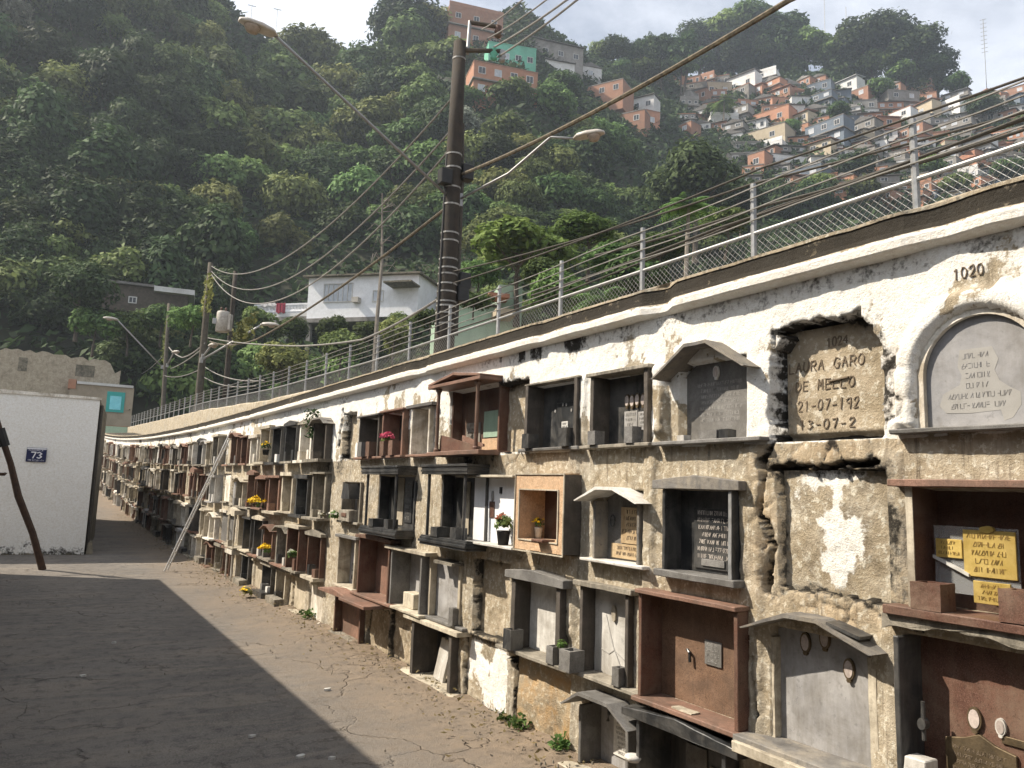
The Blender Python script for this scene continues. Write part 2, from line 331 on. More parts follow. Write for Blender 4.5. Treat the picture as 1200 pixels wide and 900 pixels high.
def leaf_quads(P, Nrm, size, rng, bend=.25):
    """random rectangles (leaf sprays) at points P facing about Nrm; slightly folded"""
    n = len(P); Nn = Nrm/(np.linalg.norm(Nrm, axis=1, keepdims=True)+1e-9)
    a = np.cross(Nn, rng.normal(size=(n, 3))); a /= np.linalg.norm(a, axis=1, keepdims=True)+1e-9; b = np.cross(Nn, a)
    sa = (size*rng.uniform(.6, 1.4, n))[:, None]*a; sb = (size*rng.uniform(.3, .75, n))[:, None]*b; f = Nn*(size*rng.uniform(-bend, bend, n))[:, None]
    return np.stack([P-sa-sb*.25, P-sb+f, P+sa+sb*.15-f, P+sb+f], 1)
exec_parts = []
# ================================================================== NICHE TABLE (pixel boxes of the photo read back onto the wall plane)
ROWZ = {1: 1.89, 2: 1.21, 3: .535, 4: .03}
NICHES = []
def npx(key, row, xl, xr, yt, p=.05, dep=.12, yb=None, raw=False):
    X = D-p; xm = (xl+xr)/2; a = atX(xl, 550, X)[1]; b = atX(xr, 550, X)[1]
    ya, yb2 = a, b
    zt = atX(xm, yt, X)[2]; z0 = ROWZ[row] if yb is None else atX(xm, yb, X)[2]
    n = dict(key=key, row=row, y=(ya+yb2)/2, w=ya-yb2, z0=z0, h=zt-z0, p=p, dep=dep, raw=raw); NICHES.append(n); return n
npx('arch', 1, 1080, 1234, 362, 0, .035)
npx('laura', 1, 912, 1036, 380, 0, .11, raw=True)
npx('gable_slate', 1, 786, 868, 420, .05, .07)
npx('portraits', 1, 690, 758, 437, .03, .11)
npx('black_slab', 1, 613, 674, 448, .04, .12)
npx('tan_recess', 1, 578, 615, 452, 0, .09, raw=True)
npx('brown_pavilion', 1, 505, 560, 452, .16, .10)
npx('pale_slab', 1, 480, 502, 478, .04, .12)
npx('pink_flower', 1, 447, 472, 483, .04, .14)
npx('dark_pots', 1, 419, 442, 489, .04, .14)
npx('broken_tan', 1, 400, 414, 487, 0, .09, raw=True)
npx('brown_gold', 2, 1060, 1258, 572, .05, .14)
npx('white_plaster', 2, 915, 1036, 556, 0, .05, raw=True)
npx('black_text', 2, 776, 858, 574, .06, .07)
npx('white_gable', 2, 694, 748, 574, .05, .07)
npx('speckled_box', 2, 606, 662, 556, .12, .08)
npx('white_open', 2, 553, 604, 560, .02, .02)
npx('black_pavilion_a', 2, 500, 552, 556, .15, .1)
npx('black_pavilion_b', 2, 429, 470, 556, .15, .1)
npx('dark_gable', 2, 400, 422, 565, .05, .1)
npx('brown_bronze', 3, 1048, 1255, 762, .04, .06)
npx('gable_three', 3, 892, 1006, 745, .05, .04)
npx('brown_box', 3, 748, 862, 706, .10, .06)
npx('cracked_marble', 3, 684, 740, 692, .03, .06)
npx('lintel_dark', 3, 604, 660, 684, .07, .06)
npx('ochre_recess', 3, 562, 600, 662, 0, .08, raw=True)
npx('grey_panel', 3, 508, 545, 655, .02, .05)
npx('cream_lid', 3, 466, 502, 648, .06, .1)
npx('brown_lid', 3, 428, 464, 634, .07, .12)
npx('gold_small', 3, 402, 422, 632, .04, .1)
npx('white_step', 4, 890, 1010, 884, .03, .12)
npx('black_gable', 4, 752, 852, 862, .08, .12)
npx('arched_grey', 4, 684, 740, 826, .07, .09)
npx('ochre_panel', 4, 612, 672, 778, 0, .035, raw=True)
npx('stained_panel', 4, 554, 600, 757, 0, .035, raw=True)
npx('tilted_slab', 4, 494, 540, 738, .05, .14)
npx('eroded', 4, 468, 490, 720, 0, .04, raw=True)
npx('brown_panel', 4, 441, 464, 718, 0, .04, raw=True)
npx('rose_panel', 4, 404, 434, 706, .03, .05)
NEAR_END = 8.75
def rnd(a, b): return random.uniform(a, b)
for row in (1, 2, 3, 4):                                             # everything farther along the wall
    k = 0; y = NEAR_END+.40
    while y < 47.5:
        w = rnd(.46, .56); h = rnd(.42, .52) if row > 1 else rnd(.40, .5)
        if row == 4: h = rnd(.36, .44)
        NICHES.append(dict(key=None, row=row, k=k, y=y+rnd(-.025, .025), w=w, z0=ROWZ[row]+rnd(-.015, .015), h=h, p=0, dep=.10, raw=False)); y += .68; k += 1
CRACKS = [([(897, 540), (893, 600), (904, 640), (899, 692)], .042, .10), ([(906, 392), (904, 520), (894, 548)], .045, .2), ([(906, 392), (940, 380), (985, 374), (1018, 386)], .04, .2),
          ([(489, 560), (486, 600), (484, 628)], .035, .06), ([(903, 550), (960, 547), (1036, 541)], .022, .06), ([(610, 775), (606, 800), (604, 850)], .03, .06),
          ([(553, 765), (551, 835)], .025, .05), ([(553, 754), (578, 762), (602, 772)], .03, .06), ([(576, 458), (577, 522)], .03, .06), ([(577, 462), (592, 455), (612, 450)], .035, .06),
          ([(402, 482), (397, 522)], .05, .06), ([(601, 668), (603, 740)], .02, .05), ([(562, 668), (561, 735)], .03, .06), ([(884, 770), (890, 840)], .02, .03), ([(470, 700), (492, 735), (475, 752)], .03, .05)]
CR2 = []
for pts, w, d in CRACKS:
    CR2.append(([tuple(atX(px, py, D)[1:]) for px, py in pts], w, d))
def wall_field(ys, zs):
    Y, Z = np.meshgrid(ys, zs, indexing='ij')
    flk = sstep(-.03, .03, fbm(Y*4, Z*4, 6, 17)); fl2 = sstep(.10, .14, fbm(Y*7, Z*5, 6, 18)); o = .007*fbm(Y*2.2, Z*2.2, 5, 1)+.004*fbm(Y*14, Z*14, 4, 3)+.003*flk-.004*fl2
    wy = Y+.018*fbm(Y*9, Z*9, 4, 21); wz = Z+.018*fbm(Y*9, Z*9, 4, 22)
    wh = np.where(Z > 1.86, .62, -.36)+.25*sstep(2.3, 2.6, Z)-.1*sstep(.9, .3, Z); wh = wh+.2*(flk-.5)-.36*fl2+.12*(Z > 2.2); gm = np.full(Y.shape, -.13)+.1*fl2; oc = np.zeros(Y.shape)
    # rubble under the top row and round the broken opening
    d1, d2 = worley(wy*7.5, wz*9, 4); edge = sstep(.02, .22, d2-d1)
    rub = np.clip(sstep(.45, .1, np.abs(fbm(Y*1.4, Z*1.4, 3, 31)-.12))*(Z < 1.9)*.5, 0, 1)
    def blob(y, z, ry, rz): return np.clip(1.4-np.hypot((Y-y)/ry, (Z-z)/rz)*1.2, 0, 1)
    la = [n for n in NICHES if n['key'] == 'laura'][0]
    B = np.maximum(blob(la['y'], 1.80, .32, .12), blob(la['y']-.33, 2.05, .09, .3)); tr = [n for n in NICHES if n['key'] == 'tan_recess'][0]
    B = np.maximum(B, blob(tr['y']-.05, 1.81, .33, .10)); B = np.maximum(B, blob(la['y']+.36, 1.5, .1, .45)); B = np.maximum(B, blob(la['y'], 1.13, .4, .09)); B = np.maximum(B, blob(4.6, 1.10, .3, .07))
    rub = np.maximum(rub*.6, B); o = o+rub*(edge*.011-.007); gm += rub*(1-edge)*.5-.05*B; wh += .45*B*edge; oc += B*.35
    # masonry piers that stand a little proud between the near niches
    for yy, z0, z1, wd, am in ((atX(776, 480, D)[1], 1.93, 2.33, .045, .05), (atX(570, 480, D)[1], 1.9, 2.4, .05, .015), (atX(683, 480, D)[1], 1.9, 2.35, .04, .018), (atX(672, 600, D)[1], .7, 1.88, .05, .02), (atX(762, 600, D)[1], .9, 1.88, .05, .022), (atX(880, 620, D)[1], .3, 1.85, .07, .02), (atX(1046, 620, D)[1], .3, 1.8, .06, .015)):
        m = sstep(wd*1.3, wd*.6, np.abs(wy-yy))*sstep(z0-.03, z0+.03, Z)*sstep(z1+.04, z1-.03, Z); o = o+am*m; gm -= .1*m
    # arch moulding over the grey slab
    ar = [n for n in NICHES if n['key'] == 'arch'][0]; rr = np.hypot(Y-ar['y'], (Z-(ar['z0']+ar['h']-ar['w']/2))); up = Z > ar['z0']+ar['h']-ar['w']/2
    rr = np.where(up, rr, np.abs(Y-ar['y'])); ring = sstep(.05, .02, np.abs(rr-ar['w']/2-.055))*(Z > 1.9); o = o+.028*ring; gm += .10*ring; wh += .12*sstep(.04, .01, np.abs(rr-ar['w']/2-.01))
    F9 = Y+.006*fbm(Y*20, Z*20, 3, 9); F77 = fbm(Y*12, Z*3, 3, 77); F41 = fbm(Y*16, Z*1.6, 3, 41); F51 = fbm(Y*11, Z*11, 3, 51)
    for n in NICHES:
        z0, z1 = n['z0'], n['z0']+n['h']; hw = n['w']/2
        sel = (Y > n['y']-hw-.6) & (Y < n['y']+hw+.6)
        if not sel.any(): continue
        if n['key'] == 'arch':
            ins = (rr < hw+.004) & (Z > z0); o = np.where(ins, -n['dep']-.03, o); continue
        a, b = (wy, wz) if n['raw'] else (F9, Z)
        g = .02 if n['raw'] else -.006
        ins = (np.abs(a-n['y']) < hw+g) & (b > z0-(0 if not n['raw'] else .01)) & (b < z1+g)
        if n['key'] == 'laura': ins = (np.abs(a-n['y']-.012) < hw+.02-.10*sstep(z1-.12, z1+.03, b)) & (b > z0-.02) & (b < z1+.03+.03*F77)
        o = np.where(ins, -n['dep']-.03, o)
        if n['raw']:
            ee = np.maximum(np.abs(wy-n['y'])-hw, np.maximum(z0-wz, wz-z1)); gm += (.35*sstep(.09, .0, np.abs(ee))+.7*ins*sstep(-.045, -.012, ee))*sel  # rims and recess sides darkened: dirt, with unlit-recess shade put in too
        # damp and lichen below each shelf
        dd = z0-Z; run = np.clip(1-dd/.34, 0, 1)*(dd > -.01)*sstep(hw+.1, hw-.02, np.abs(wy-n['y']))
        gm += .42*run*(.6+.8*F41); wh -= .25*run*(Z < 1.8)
    for pts, w, d in CR2:
        ys_ = [p[0] for p in pts]
        if max(ys_)+.3 < ys[0] or min(ys_)-.3 > ys[-1]: continue
        dist = np.full(Y.shape, 9.)
        for (a, b), (c, e) in zip(pts, pts[1:]):
            L = (c-a)**2+(e-b)**2; t = np.clip(((wy-a)*(c-a)+(wz-b)*(e-b))/L, 0, 1); dist = np.minimum(dist, np.hypot(wy-a-t*(c-a), wz-b-t*(e-b)))
        ww = w*np.clip(.15+1.1*(F51+.5)+.5*F77, .05, 1.3); o = o-d*sstep(ww*.75, ww*.45, dist)*(.6+.6*edge); gm += .8*sstep(ww*.95, ww*.5, dist)+.16*sstep(w*3, w, dist)
    gm += .25*sstep(.35, .0, Z)+.5*sstep(.12, .02, np.abs(wz-2.585)) * (fbm(Y*3, Y*0, 3, 61) > .0)+.55*sstep(.25, .55, fbm(Y*1.1, Z*1.7, 4, 62))
    gm += .6*blob(la['y']-.30, 2.08, .07, .25)
    for pts_, rr_ in (((1136, 320), .11),):
        q_ = atX(*pts_, D); m_ = np.clip(1.6-np.hypot((Y-q_[1])/rr_, (Z-q_[2])/.05), 0, 1); o = o*(1-m_); gm -= .3*m_
    gm += .35*ring*sstep(-.1, .3, fbm(Y*6, Z*6, 3, 66))
    oc += .5*sstep(.2, .5, fbm(Y*1.7, Z*1.7, 3, 63))*(Z < 1.5)
    wh += .22*fbm(Y*.9, Z*.9, 3, 65)
    return Y, Z, o, wh, gm, oc
wall = thing('columbarium_wall', 'long peeling whitewashed wall of stacked burial niches running beside the lane', 'wall', (D, 2, 0))
def unshift(V): V = V.copy(); V[:, 0] -= D; V[:, 1] -= 2; return V
ys = np.concatenate([np.arange(.3, 6.6, .0105), np.arange(6.6, 12, .02), np.arange(12, 48.5, .042)]); zs = np.concatenate([np.arange(-.1, 2.612, .0125), [2.612]])
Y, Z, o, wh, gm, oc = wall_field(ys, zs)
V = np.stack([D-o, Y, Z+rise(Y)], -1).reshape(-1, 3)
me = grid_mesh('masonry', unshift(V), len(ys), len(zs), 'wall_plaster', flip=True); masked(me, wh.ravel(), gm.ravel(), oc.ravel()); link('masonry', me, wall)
# cornice: white lip, dark sloping band, sunlit crest
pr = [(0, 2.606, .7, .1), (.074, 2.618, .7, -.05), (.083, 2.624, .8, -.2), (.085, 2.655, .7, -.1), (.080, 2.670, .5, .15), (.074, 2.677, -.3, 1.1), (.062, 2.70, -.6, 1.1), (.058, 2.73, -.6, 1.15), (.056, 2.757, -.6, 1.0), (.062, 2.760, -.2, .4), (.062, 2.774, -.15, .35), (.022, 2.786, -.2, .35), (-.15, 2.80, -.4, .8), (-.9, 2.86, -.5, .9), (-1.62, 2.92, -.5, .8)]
yc = np.concatenate([np.arange(-1., 7, .02), np.arange(7, 48.6, .05)])
P = np.array(pr); Yc = np.repeat(yc[:, None], len(pr), 1); jz = .004*fbm(Yc*9, P[:, 1]*9, 4, 71)+.004*fbm(Yc*1.5, Yc*0, 3, 72); jo = .004*fbm(Yc*7, P[:, 1]*20, 4, 73)
chip = np.clip(fbm(Yc*2.5, Yc*0, 3, 74)-.28, 0, 1)*.12
oo = P[:, 0]+jo-chip*(P[:, 0] > .03); zz = P[:, 1]+jz*(P[:, 1] > 2.602)+rise(Yc)
V = np.stack([D-oo, Yc, zz], -1).reshape(-1, 3); me = grid_mesh('cornice', unshift(V), len(yc), len(pr), 'wall_plaster', flip=True, smooth=False)
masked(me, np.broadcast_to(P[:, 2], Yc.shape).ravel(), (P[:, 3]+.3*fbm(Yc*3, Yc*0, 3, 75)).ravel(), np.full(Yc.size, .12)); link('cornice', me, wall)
# ground: one sheet out to the horizon
xs = np.concatenate([[-2500, -600, -150, -60, -30, -18], np.arange(-12, 3.3, .25), [3.6, 4.4, 6, 9, 14, 30, 80, 300, 900, 2500]]); yg = np.concatenate([[-2500, -600, -150, -60, -30], np.arange(-12, 60, .3), [62, 70, 90, 150, 400, 1000, 2500]])
X, Yg = np.meshgrid(xs, yg, indexing='ij'); zg = np.minimum(rise(Yg), 1.8)+.018*fbm(X*.7, Yg*.7, 4, 81)*(np.abs(X) < 20)
zg = np.where(X > 4.2, 3.0, zg); zg = zg+.05*np.clip((X-2.35)/.55, 0, 1)*(X < 3.3)*(.6+fbm(X*3, Yg*3, 3, 82))
zg = np.where(np.hypot(X, Yg) > 140, -3, zg)
structure(link('ground', grid_mesh('ground', np.stack([X, Yg, zg], -1).reshape(-1, 3), len(xs), len(yg), 'worn_asphalt')))
def gz(x, y): return float(min(rise(y), 1.8))
# ================================================================== LETTERS
GL = {'A': [[(0, 0), (.5, 1), (1, 0)], [(.2, .4), (.8, .4)]], 'U': [[(0, 1), (0, .25), (.3, 0), (.7, 0), (1, .25), (1, 1)]], 'R': [[(0, 0), (0, 1), (.75, 1), (1, .8), (.8, .52), (0, .5)], [(.4, .5), (1, 0)]],
      'G': [[(1, .8), (.7, 1), (.3, 1), (0, .6), (0, .3), (.3, 0), (.8, 0), (1, .25), (1, .45), (.6, .45)]], 'O': [[(.3, 0), (0, .3), (0, .7), (.3, 1), (.7, 1), (1, .7), (1, .3), (.7, 0), (.3, 0)]],
      'D': [[(0, 0), (0, 1), (.6, 1), (1, .7), (1, .3), (.6, 0), (0, 0)]], 'E': [[(1, 1), (0, 1), (0, 0), (1, 0)], [(0, .52), (.8, .52)]], 'M': [[(0, 0), (.1, 1), (.5, .4), (.9, 1), (1, 0)]], 'L': [[(0, 1), (0, 0), (.9, 0)]],
      '0': [[(.3, 0), (0, .3), (0, .7), (.3, 1), (.7, 1), (1, .7), (1, .3), (.7, 0), (.3, 0)]], '1': [[(.2, .8), (.5, 1), (.5, 0)]], '2': [[(0, .75), (.3, 1), (.8, 1), (1, .7), (.1, 0), (1, 0)]],
      '3': [[(0, .9), (.5, 1), (1, .75), (.5, .52), (1, .25), (.5, 0), (0, .1)]], '4': [[(.75, 0), (.75, 1), (0, .35), (1, .35)]], '7': [[(0, 1), (1, 1), (.4, 0)]], '9': [[(1, .62), (.55, .42), (.08, .55), (0, .8), (.4, 1), (.9, .95), (1, .62), (.85, 0)]],
      '5': [[(1, 1), (.1, 1), (.05, .55), (.6, .6), (1, .35), (.7, 0), (0, .05)]], '6': [[(.9, 1), (.3, .7), (0, .3), (.3, 0), (.8, 0), (1, .3), (.7, .5), (.1, .4)]], '8': [[(.5, .5), (.05, .75), (.5, 1), (.95, .75), (.5, .5), (0, .25), (.5, 0), (1, .25), (.5, .5)]], '-': [[(.1, .45), (.9, .45)]], ' ': []}
def write(mb, text, x, z, h, w, y0, y1, sw=.008, slant=0., jit=.06, step=1.35):
    rg = random.Random(text)
    for ch in text:
        for st in GL[ch]:
            mb.stroke([(x+(a+rg.uniform(-jit, jit)+slant*b)*w, z+(b+rg.uniform(-jit, jit))*h) for a, b in st], sw, y0, y1)
        x += w*step; z += rg.uniform(-jit, jit)*h*.3
    return x
def scribble(mb, x0, x1, z, h, y, rg, center=False, sw=None):
    """a line of worn letters nobody can read"""
    sw = sw or h*.105; x = x0
    if center: s = rg.uniform(0, .22)*(x1-x0); x = x0+s; x1 = x1-s
    while x < x1-h*.4:
        for _ in range(rg.randint(3, 8)):
            if x > x1-h*.4: break
            w = h*rg.uniform(.38, .55)
            for _k in range(rg.randint(2, 3)):
                q = rg.random()
                a, b = ((rg.choice((0, w)),)*2 if q < .5 else (0, w)); c, d = ((0, h) if q < .5 else ((rg.choice((0, h/2, h)),)*2 if q < .8 else (0, h)))
                mb.stroke([(x+a, z+c), (x+b, z+d)], sw, y-.0008, y+.001)
            x += w*1.45
        x += h*.45
    return mb
# ================================================================== NICHE PARTS
def plaque(t, x0, x1, z0, z1, y, mat, lines=3, let='lettering_dark', name='plaque', tilt=0., label=None, lh=None):
    mb = MB(); mb.box(x0, x1, y-.008, y, z0, z1); o = mb.build(name, mat, t, bev=.0015)
    if label: o['label'] = label
    if lines:
        l = MB(); rg = random.Random(hash((round(x0, 3), round(z0, 3), lines)) & 0xffff); hh = (z1-z0)/(lines+.6); lh = lh or hh*.55
        for i in range(lines): scribble(l, x0+(x1-x0)*.07, x1-(x1-x0)*.07, z1-hh*(i+.85)-lh*.2, lh, y-.009, rg, center=True)
        if l.v: l.build('lettering', let, o)
    return o
def portrait(t, x, z, rx, rz, y, rim='bronze'):
    mb = MB(); mb.oval(x, z, rx, rz, y-.012, y); mb.oval(x, z-rz*1.02, rx*.45, rz*.22, y-.014, y, 6); o = mb.build('portrait', rim, t)
    MB().oval(x, z, rx*.74, rz*.78, y-.0145, y-.0119).build('photo', 'photo_ceramic', o); return o
def vase(t, x, y, z, w, h, mat, d=None):
    d = d or w; g = w*.18; mb = MB(); x0, x1, y0, y1 = x-w/2, x+w/2, y-d, y
    mb.add([(x0, y0, z), (x1, y0, z), (x1, y1, z), (x0, y1, z), (x0, y0, z+h), (x1, y0, z+h), (x1, y1, z+h), (x0, y1, z+h), (x0+g, y0+g, z+h), (x1-g, y0+g, z+h), (x1-g, y1-g, z+h), (x0+g, y1-g, z+h), (x0+g, y0+g, z+h*.5), (x1-g, y0+g, z+h*.5), (x1-g, y1-g, z+h*.5), (x0+g, y1-g, z+h*.5)],
           [(3, 2, 1, 0), (0, 1, 5, 4), (1, 2, 6, 5), (2, 3, 7, 6), (3, 0, 4, 7), (4, 5, 9, 8), (5, 6, 10, 9), (6, 7, 11, 10), (7, 4, 8, 11), (8, 9, 13, 12), (9, 10, 14, 13), (10, 11, 15, 14), (11, 8, 12, 15), (12, 13, 14, 15)])
    return mb.build('vase', mat, t)
def back(t, w, h, y, mat, gable=0., arch=False, th=.02):
    mb = MB()
    if arch:
        r = w/2; pts = [(-r, 0), (r, 0)]+[(r*math.cos(a), h-r+r*math.sin(a)) for a in np.linspace(0, math.pi, 20)]; mb.prism(pts, y, y+th)
    elif gable: mb.prism([(-w/2, 0), (w/2, 0), (w/2, h), (w*.2, h+gable), (-w*.2, h+gable), (-w/2, h)], y, y+th)
    else: mb.box(-w/2, w/2, y, y+th, 0, h)
    return mb.build('back_panel', mat, t)
def sides(t, w, h, y0, y1, mat, th=.03, bev=.003):
    for s in (-1, 1):
        x = s*(w/2-th/2); MB().box(x-th/2, x+th/2, y0, y1, 0, h).build('side_panel', mat, t, bev=bev)
def shelf(t, w, y0, y1, mat, th=.025, x0=0., bev=.004):
    return MB().box(-w/2+x0, w/2+x0, y0, y1, -th, -.0005).build('shelf', mat, t, bev=bev, jit=.002)
def lid(t, w, z, y0, y1, mat, kind='flat', th=.03, rise_=.06, flat=.25, bev=.003):
    mb = MB(); a = w/2
    if kind == 'flat': mb.box(-a, a, y0, y1, z, z+th)
    elif kind == 'low': mb.prism([(-a, z), (a, z), (a, z+th), (0, z+th+rise_), (-a, z+th)], y0, y1)
    else:                                                             # three folded slabs
        f = w*flat/2; dn = rise_; O = [(-a, z-dn*.15), (-f, z+dn), (f, z+dn), (a, z-dn*.15)]; I = [(-a+.012, z-dn*.15-th*.2), (-f+.004, z+dn-th), (f-.004, z+dn-th), (a-.012, z-dn*.15-th*.2)]
        for i in range(3): mb.prism([I[i], I[i+1], O[i+1], O[i]], y0, y1)
        bev = 0
    return mb.build('roof_slab', mat, t, bev=bev)
def NT(n, label, group=None):
    return thing('memorial_niche', label, 'niche', (D, n['y'], n['z0']+float(rise(n['y']))), -math.pi/2+rnd(-.006, .006), group)
def raw_panel(t, n, mat, amp=.008, shape=None, seed=1, dep=None, bulge=0.):
    w, h = n['w']+.05, n['h']+.04; nx = 46; ny = 46; x = np.linspace(-w/2, w/2, nx); z = np.linspace(-.02, h-.02, ny); Xx, Zz = np.meshgrid(x, z, indexing='ij')
    y = n['dep']+amp*fbm(Xx*6, Zz*6, 5, seed)+min(.004, amp*.6)*fbm(Xx*40, Zz*40, 3, seed+5)-bulge*np.cos(Xx/w*3)*np.cos((Zz-h/2)/h*3)
    if shape: y = y+shape(Xx, Zz, w, h)
    o = link('back_panel', grid_mesh('back_panel', np.stack([Xx, y, Zz], -1).reshape(-1, 3), nx, ny, 'wall_plaster'), t)
    wr, gr_, oc_ = {'tan_plaster': (-.32, -.12, .15), 'ochre_plaster': (-.7, -.28, .75), 'peeling_plaster': (.33, -.0, 0.), 'old_whitewash': (.25, -.1, 0.), 'cement': (-.35, .1, .2), 'mossy_cement': (-.3, .18, .2)}[mat]
    ed = np.minimum(np.minimum(Xx+w/2, w/2-Xx), np.minimum(Zz+.02, h-.02-Zz)); masked(o.data, (wr+(1.1 if wr > 0 else .55)*fbm(Xx*5, Zz*5, 4, seed+9)).ravel(), (gr_+.55*sstep(.07, .01, ed)+.4*fbm(Xx*7, Zz*4, 4, seed+11)).ravel(), np.full(Xx.size, oc_)); return o
NK = {n['key']: n for n in NICHES if n['key']}
# ================================================================== THE NEAR NICHES, one by one
NEAR = True
n = NK['arch']; t = NT(n, 'arched grey marble slab set flush in the white wall below the number 1020')
w, h = n['w'], n['h']; back(t, w-.004, h, .03, 'marble_dark', arch=True)
r = w/2; mb = MB(); ins = [(r*.93*math.cos(a), h-r+r*.95*math.sin(a)) for a in np.linspace(0, math.pi, 24)]; outs = [(r*1.06*math.cos(a), h-r+r*1.08*math.sin(a)) for a in np.linspace(0, math.pi, 24)]
ins = [(r*.93, 0)]+ins+[(-r*.93, 0)]; outs = [(r*1.06, 0)]+outs+[(-r*1.06, 0)]
for i in range(len(ins)-1): mb.prism([ins[i], outs[i], outs[i+1], ins[i+1]], .006, .029)
mb.build('arch_frame', 'old_whitewash', t)
mb = MB(); pts = [(-.02, .30), (-.08, .30), (-.09, .235), (-.075, .20), (-.085, .165), (-.15, .135), (-.165, .09), (-.14, .06), (-.05, .055), (.06, .06), (.07, .02), (.10, .03), (.13, .075), (.13, .12), (.09, .145), (.06, .17), (.045, .21), (.06, .25), (.04, .30)]
mb.prism(pts[::-1], .0285, .0305); pt = mb.build('rubbed_patch', 'lettering_grey', t)
l = MB(); rg = random.Random(3)
for i, (a, b) in enumerate(((-.07, .03), (-.075, .03), (-.06, .035), (-.06, .03), (-.13, .1), (-.12, .09))): scribble(l, a, b, .265-i*.038, .018, .0282, rg)
l.build('lettering', 'marble_dark', pt)
shelf(t, .62, -.07, .03, 'granite_grey', .02, -.01)
nb = MB(); q = atX(1118, 328, D+.0)
write(nb, '1020', 0, 0, .04, .02, -.0015, .02, .0032, step=1.5); o = nb.build('number', 'lettering_dark', t); o.location = (-(q[1]-n['y']), -.004, q[2]-n['z0'])
n = NK['laura']; t = NT(n, 'broken opening around a tan cement panel hand lettered 1024 LAURA GARO')
raw_panel(t, n, 'tan_plaster', .003, lambda x, z, w, h: .03*sstep(.02, .0, z), 7)
nb = MB(); S0 = .034
L = lambda tx, px, py, hp, wp, **k: write(nb, tx, -(atX(px, py, D+.1)[1]-n['y']), atX(px, py, D+.1)[2]-n['z0'], hp, wp, n['dep']-.0045, n['dep']+.02, **k)
L('1024', 968, 406, .038, .020, sw=.0045, step=1.45); L('LAURA GARO', 924, 438, .046, .0265, sw=.0045, slant=.1, step=1.55); L('DE MELLO', 932, 459, .044, .026, sw=.0045, slant=.1, step=1.55)
L('21-07-192', 934, 482, .045, .023, sw=.0045, slant=.2, step=1.6); L('13-07-2', 936, 503, .042, .025, sw=.0045, slant=.15, step=1.75)
nb.stroke([(-.06, .252), (.04, .262)], .006, n['dep']-.012, n['dep']+.02)
nb.build('lettering', 'lettering_dark', t)
n = NK['gable_slate']; w, h = n['w'], n['h']; t = NT(n, 'grey slate panel under a wide three-sided lichen-spotted hood in the top row')
back(t, w, h-.06, .06, 'granite_grey', .10); rg = random.Random(1); l = MB()
for i in range(7): scribble(l, -w*.33, w*.36, h*.70-i*.032, .017, .0595, rg, True)
l.build('lettering', 'lettering_grey', t)
lid(t, w*1.36, h-.06, -.12, .06, 'slate', 'gable', .016, .14, .24); portrait(t, -.01, h*.86, .020, .034, .058, 'marble_white')
shelf(t, w*1.55, -.07, .06, 'granite_grey', .022); vase(t, .04, -.005, 0, .12, .045, 'granite_grey', .06); vase(t, .145, -.005, 0, .06, .045, 'granite_black', .06); vase(t, -.16, -.01, 0, .05, .028, 'marble_white', .05)
n = NK['portraits']; w, h = n['w'], n['h']; t = NT(n, 'dark granite niche holding four oval portraits above pale pasted sheets')
sides(t, w, h, -.03, .11, 'wood_grey', .035); back(t, w, h, .10, 'granite_black'); lid(t, w+.05, h, -.05, .11, 'cement', 'flat', .022); shelf(t, w*1.2, -.07, .10, 'cement', .022)
for i, x in enumerate((-.07, -.025, .02, .07)): portrait(t, x*1.05+.02, h*.64-.005*(i % 2), .023, .041, .10, 'bronze')
for x0, x1, z0, z1 in ((-.09, .03, .07, .21), (.035, .14, .09, .20)): plaque(t, x0+.01, x1+.01, z0, z1, .0995, 'marble_grey', 4, 'lettering_grey', 'pasted_sheet')
vase(t, -w*.33, -.01, 0, .075, .085, 'granite_grey'); vase(t, w*.30, -.01, 0, .07, .095, 'granite_grey')
n = NK['black_slab']; w, h = n['w'], n['h']; t = NT(n, 'black slab niche with a white paper stuck low on its face')
back(t, w, h, .10, 'granite_black'); sides(t, w, h, -.04, .12, 'wood_grey', .035); lid(t, w+.03, h, -.04, .10, 'cement', 'flat', .014); shelf(t, w*1.15, -.06, .10, 'granite_grey', .02)
MB().box(-.10, .14, .088, .0995, .0, h*.72).build('slab', 'granite_black', t, bev=.004); plaque(t, -.025, .05, .085, .185, .0875, 'paper', 4, 'lettering_grey', 'paper_notice')
for x in (-.11, -.02, .02, .08): MB().oval(x, h*.62+rnd(-.03, .03), .006, .011, .083, .0885, 8).build('stud', 'lettering_grey', t)
vase(t, -w*.36, -.0, 0, .085, .10, 'granite_black'); vase(t, w*.36, -.0, 0, .085, .12, 'granite_black')
n = NK['tan_recess']; t = NT(n, 'bare tan cement panel beside the black slab, its upper rim crumbled'); raw_panel(t, n, 'tan_plaster', .012, None, 12)
def column(t, x, y, z0, z1, r, mat, caps=True):
    prof = [(r*1.6, z0), (r*1.6, z0+.02), (r*1.1, z0+.03), (r, z0+.05), (r*.9, z1-.05), (r*1.15, z1-.03), (r*1.7, z1-.02), (r*1.7, z1)]
    return MB().lathe(prof if caps else [(r, z0), (r, z1)], 12, (x, y, 0)).build('column', mat, t, smooth=False)
n = NK['brown_pavilion']; w, h = n['w'], n['h']; p = .17; t = NT(n, 'reddish brown granite pavilion with pediment and two columns, its front piece fallen')
back(t, w, h, .10, 'granite_brown'); sides(t, w, h, .01, .10, 'granite_brown', .025); a = w/2+.05
mb = MB(); mb.prism([(-a, h+.002), (a, h+.002), (a, h+.03), (-a, h+.03)], -p-.03, .1)
mb.prism([(-a, h+.031), (-a+.05, h+.031), (0, h+.075), (0, h+.10), (-a, h+.045)], -p-.03, .09); mb.prism([(a-.05, h+.031), (a, h+.031), (a, h+.045), (0, h+.10), (0, h+.075)], -p-.03, .09); mb.build('pediment', 'granite_rose', t, bev=.003)
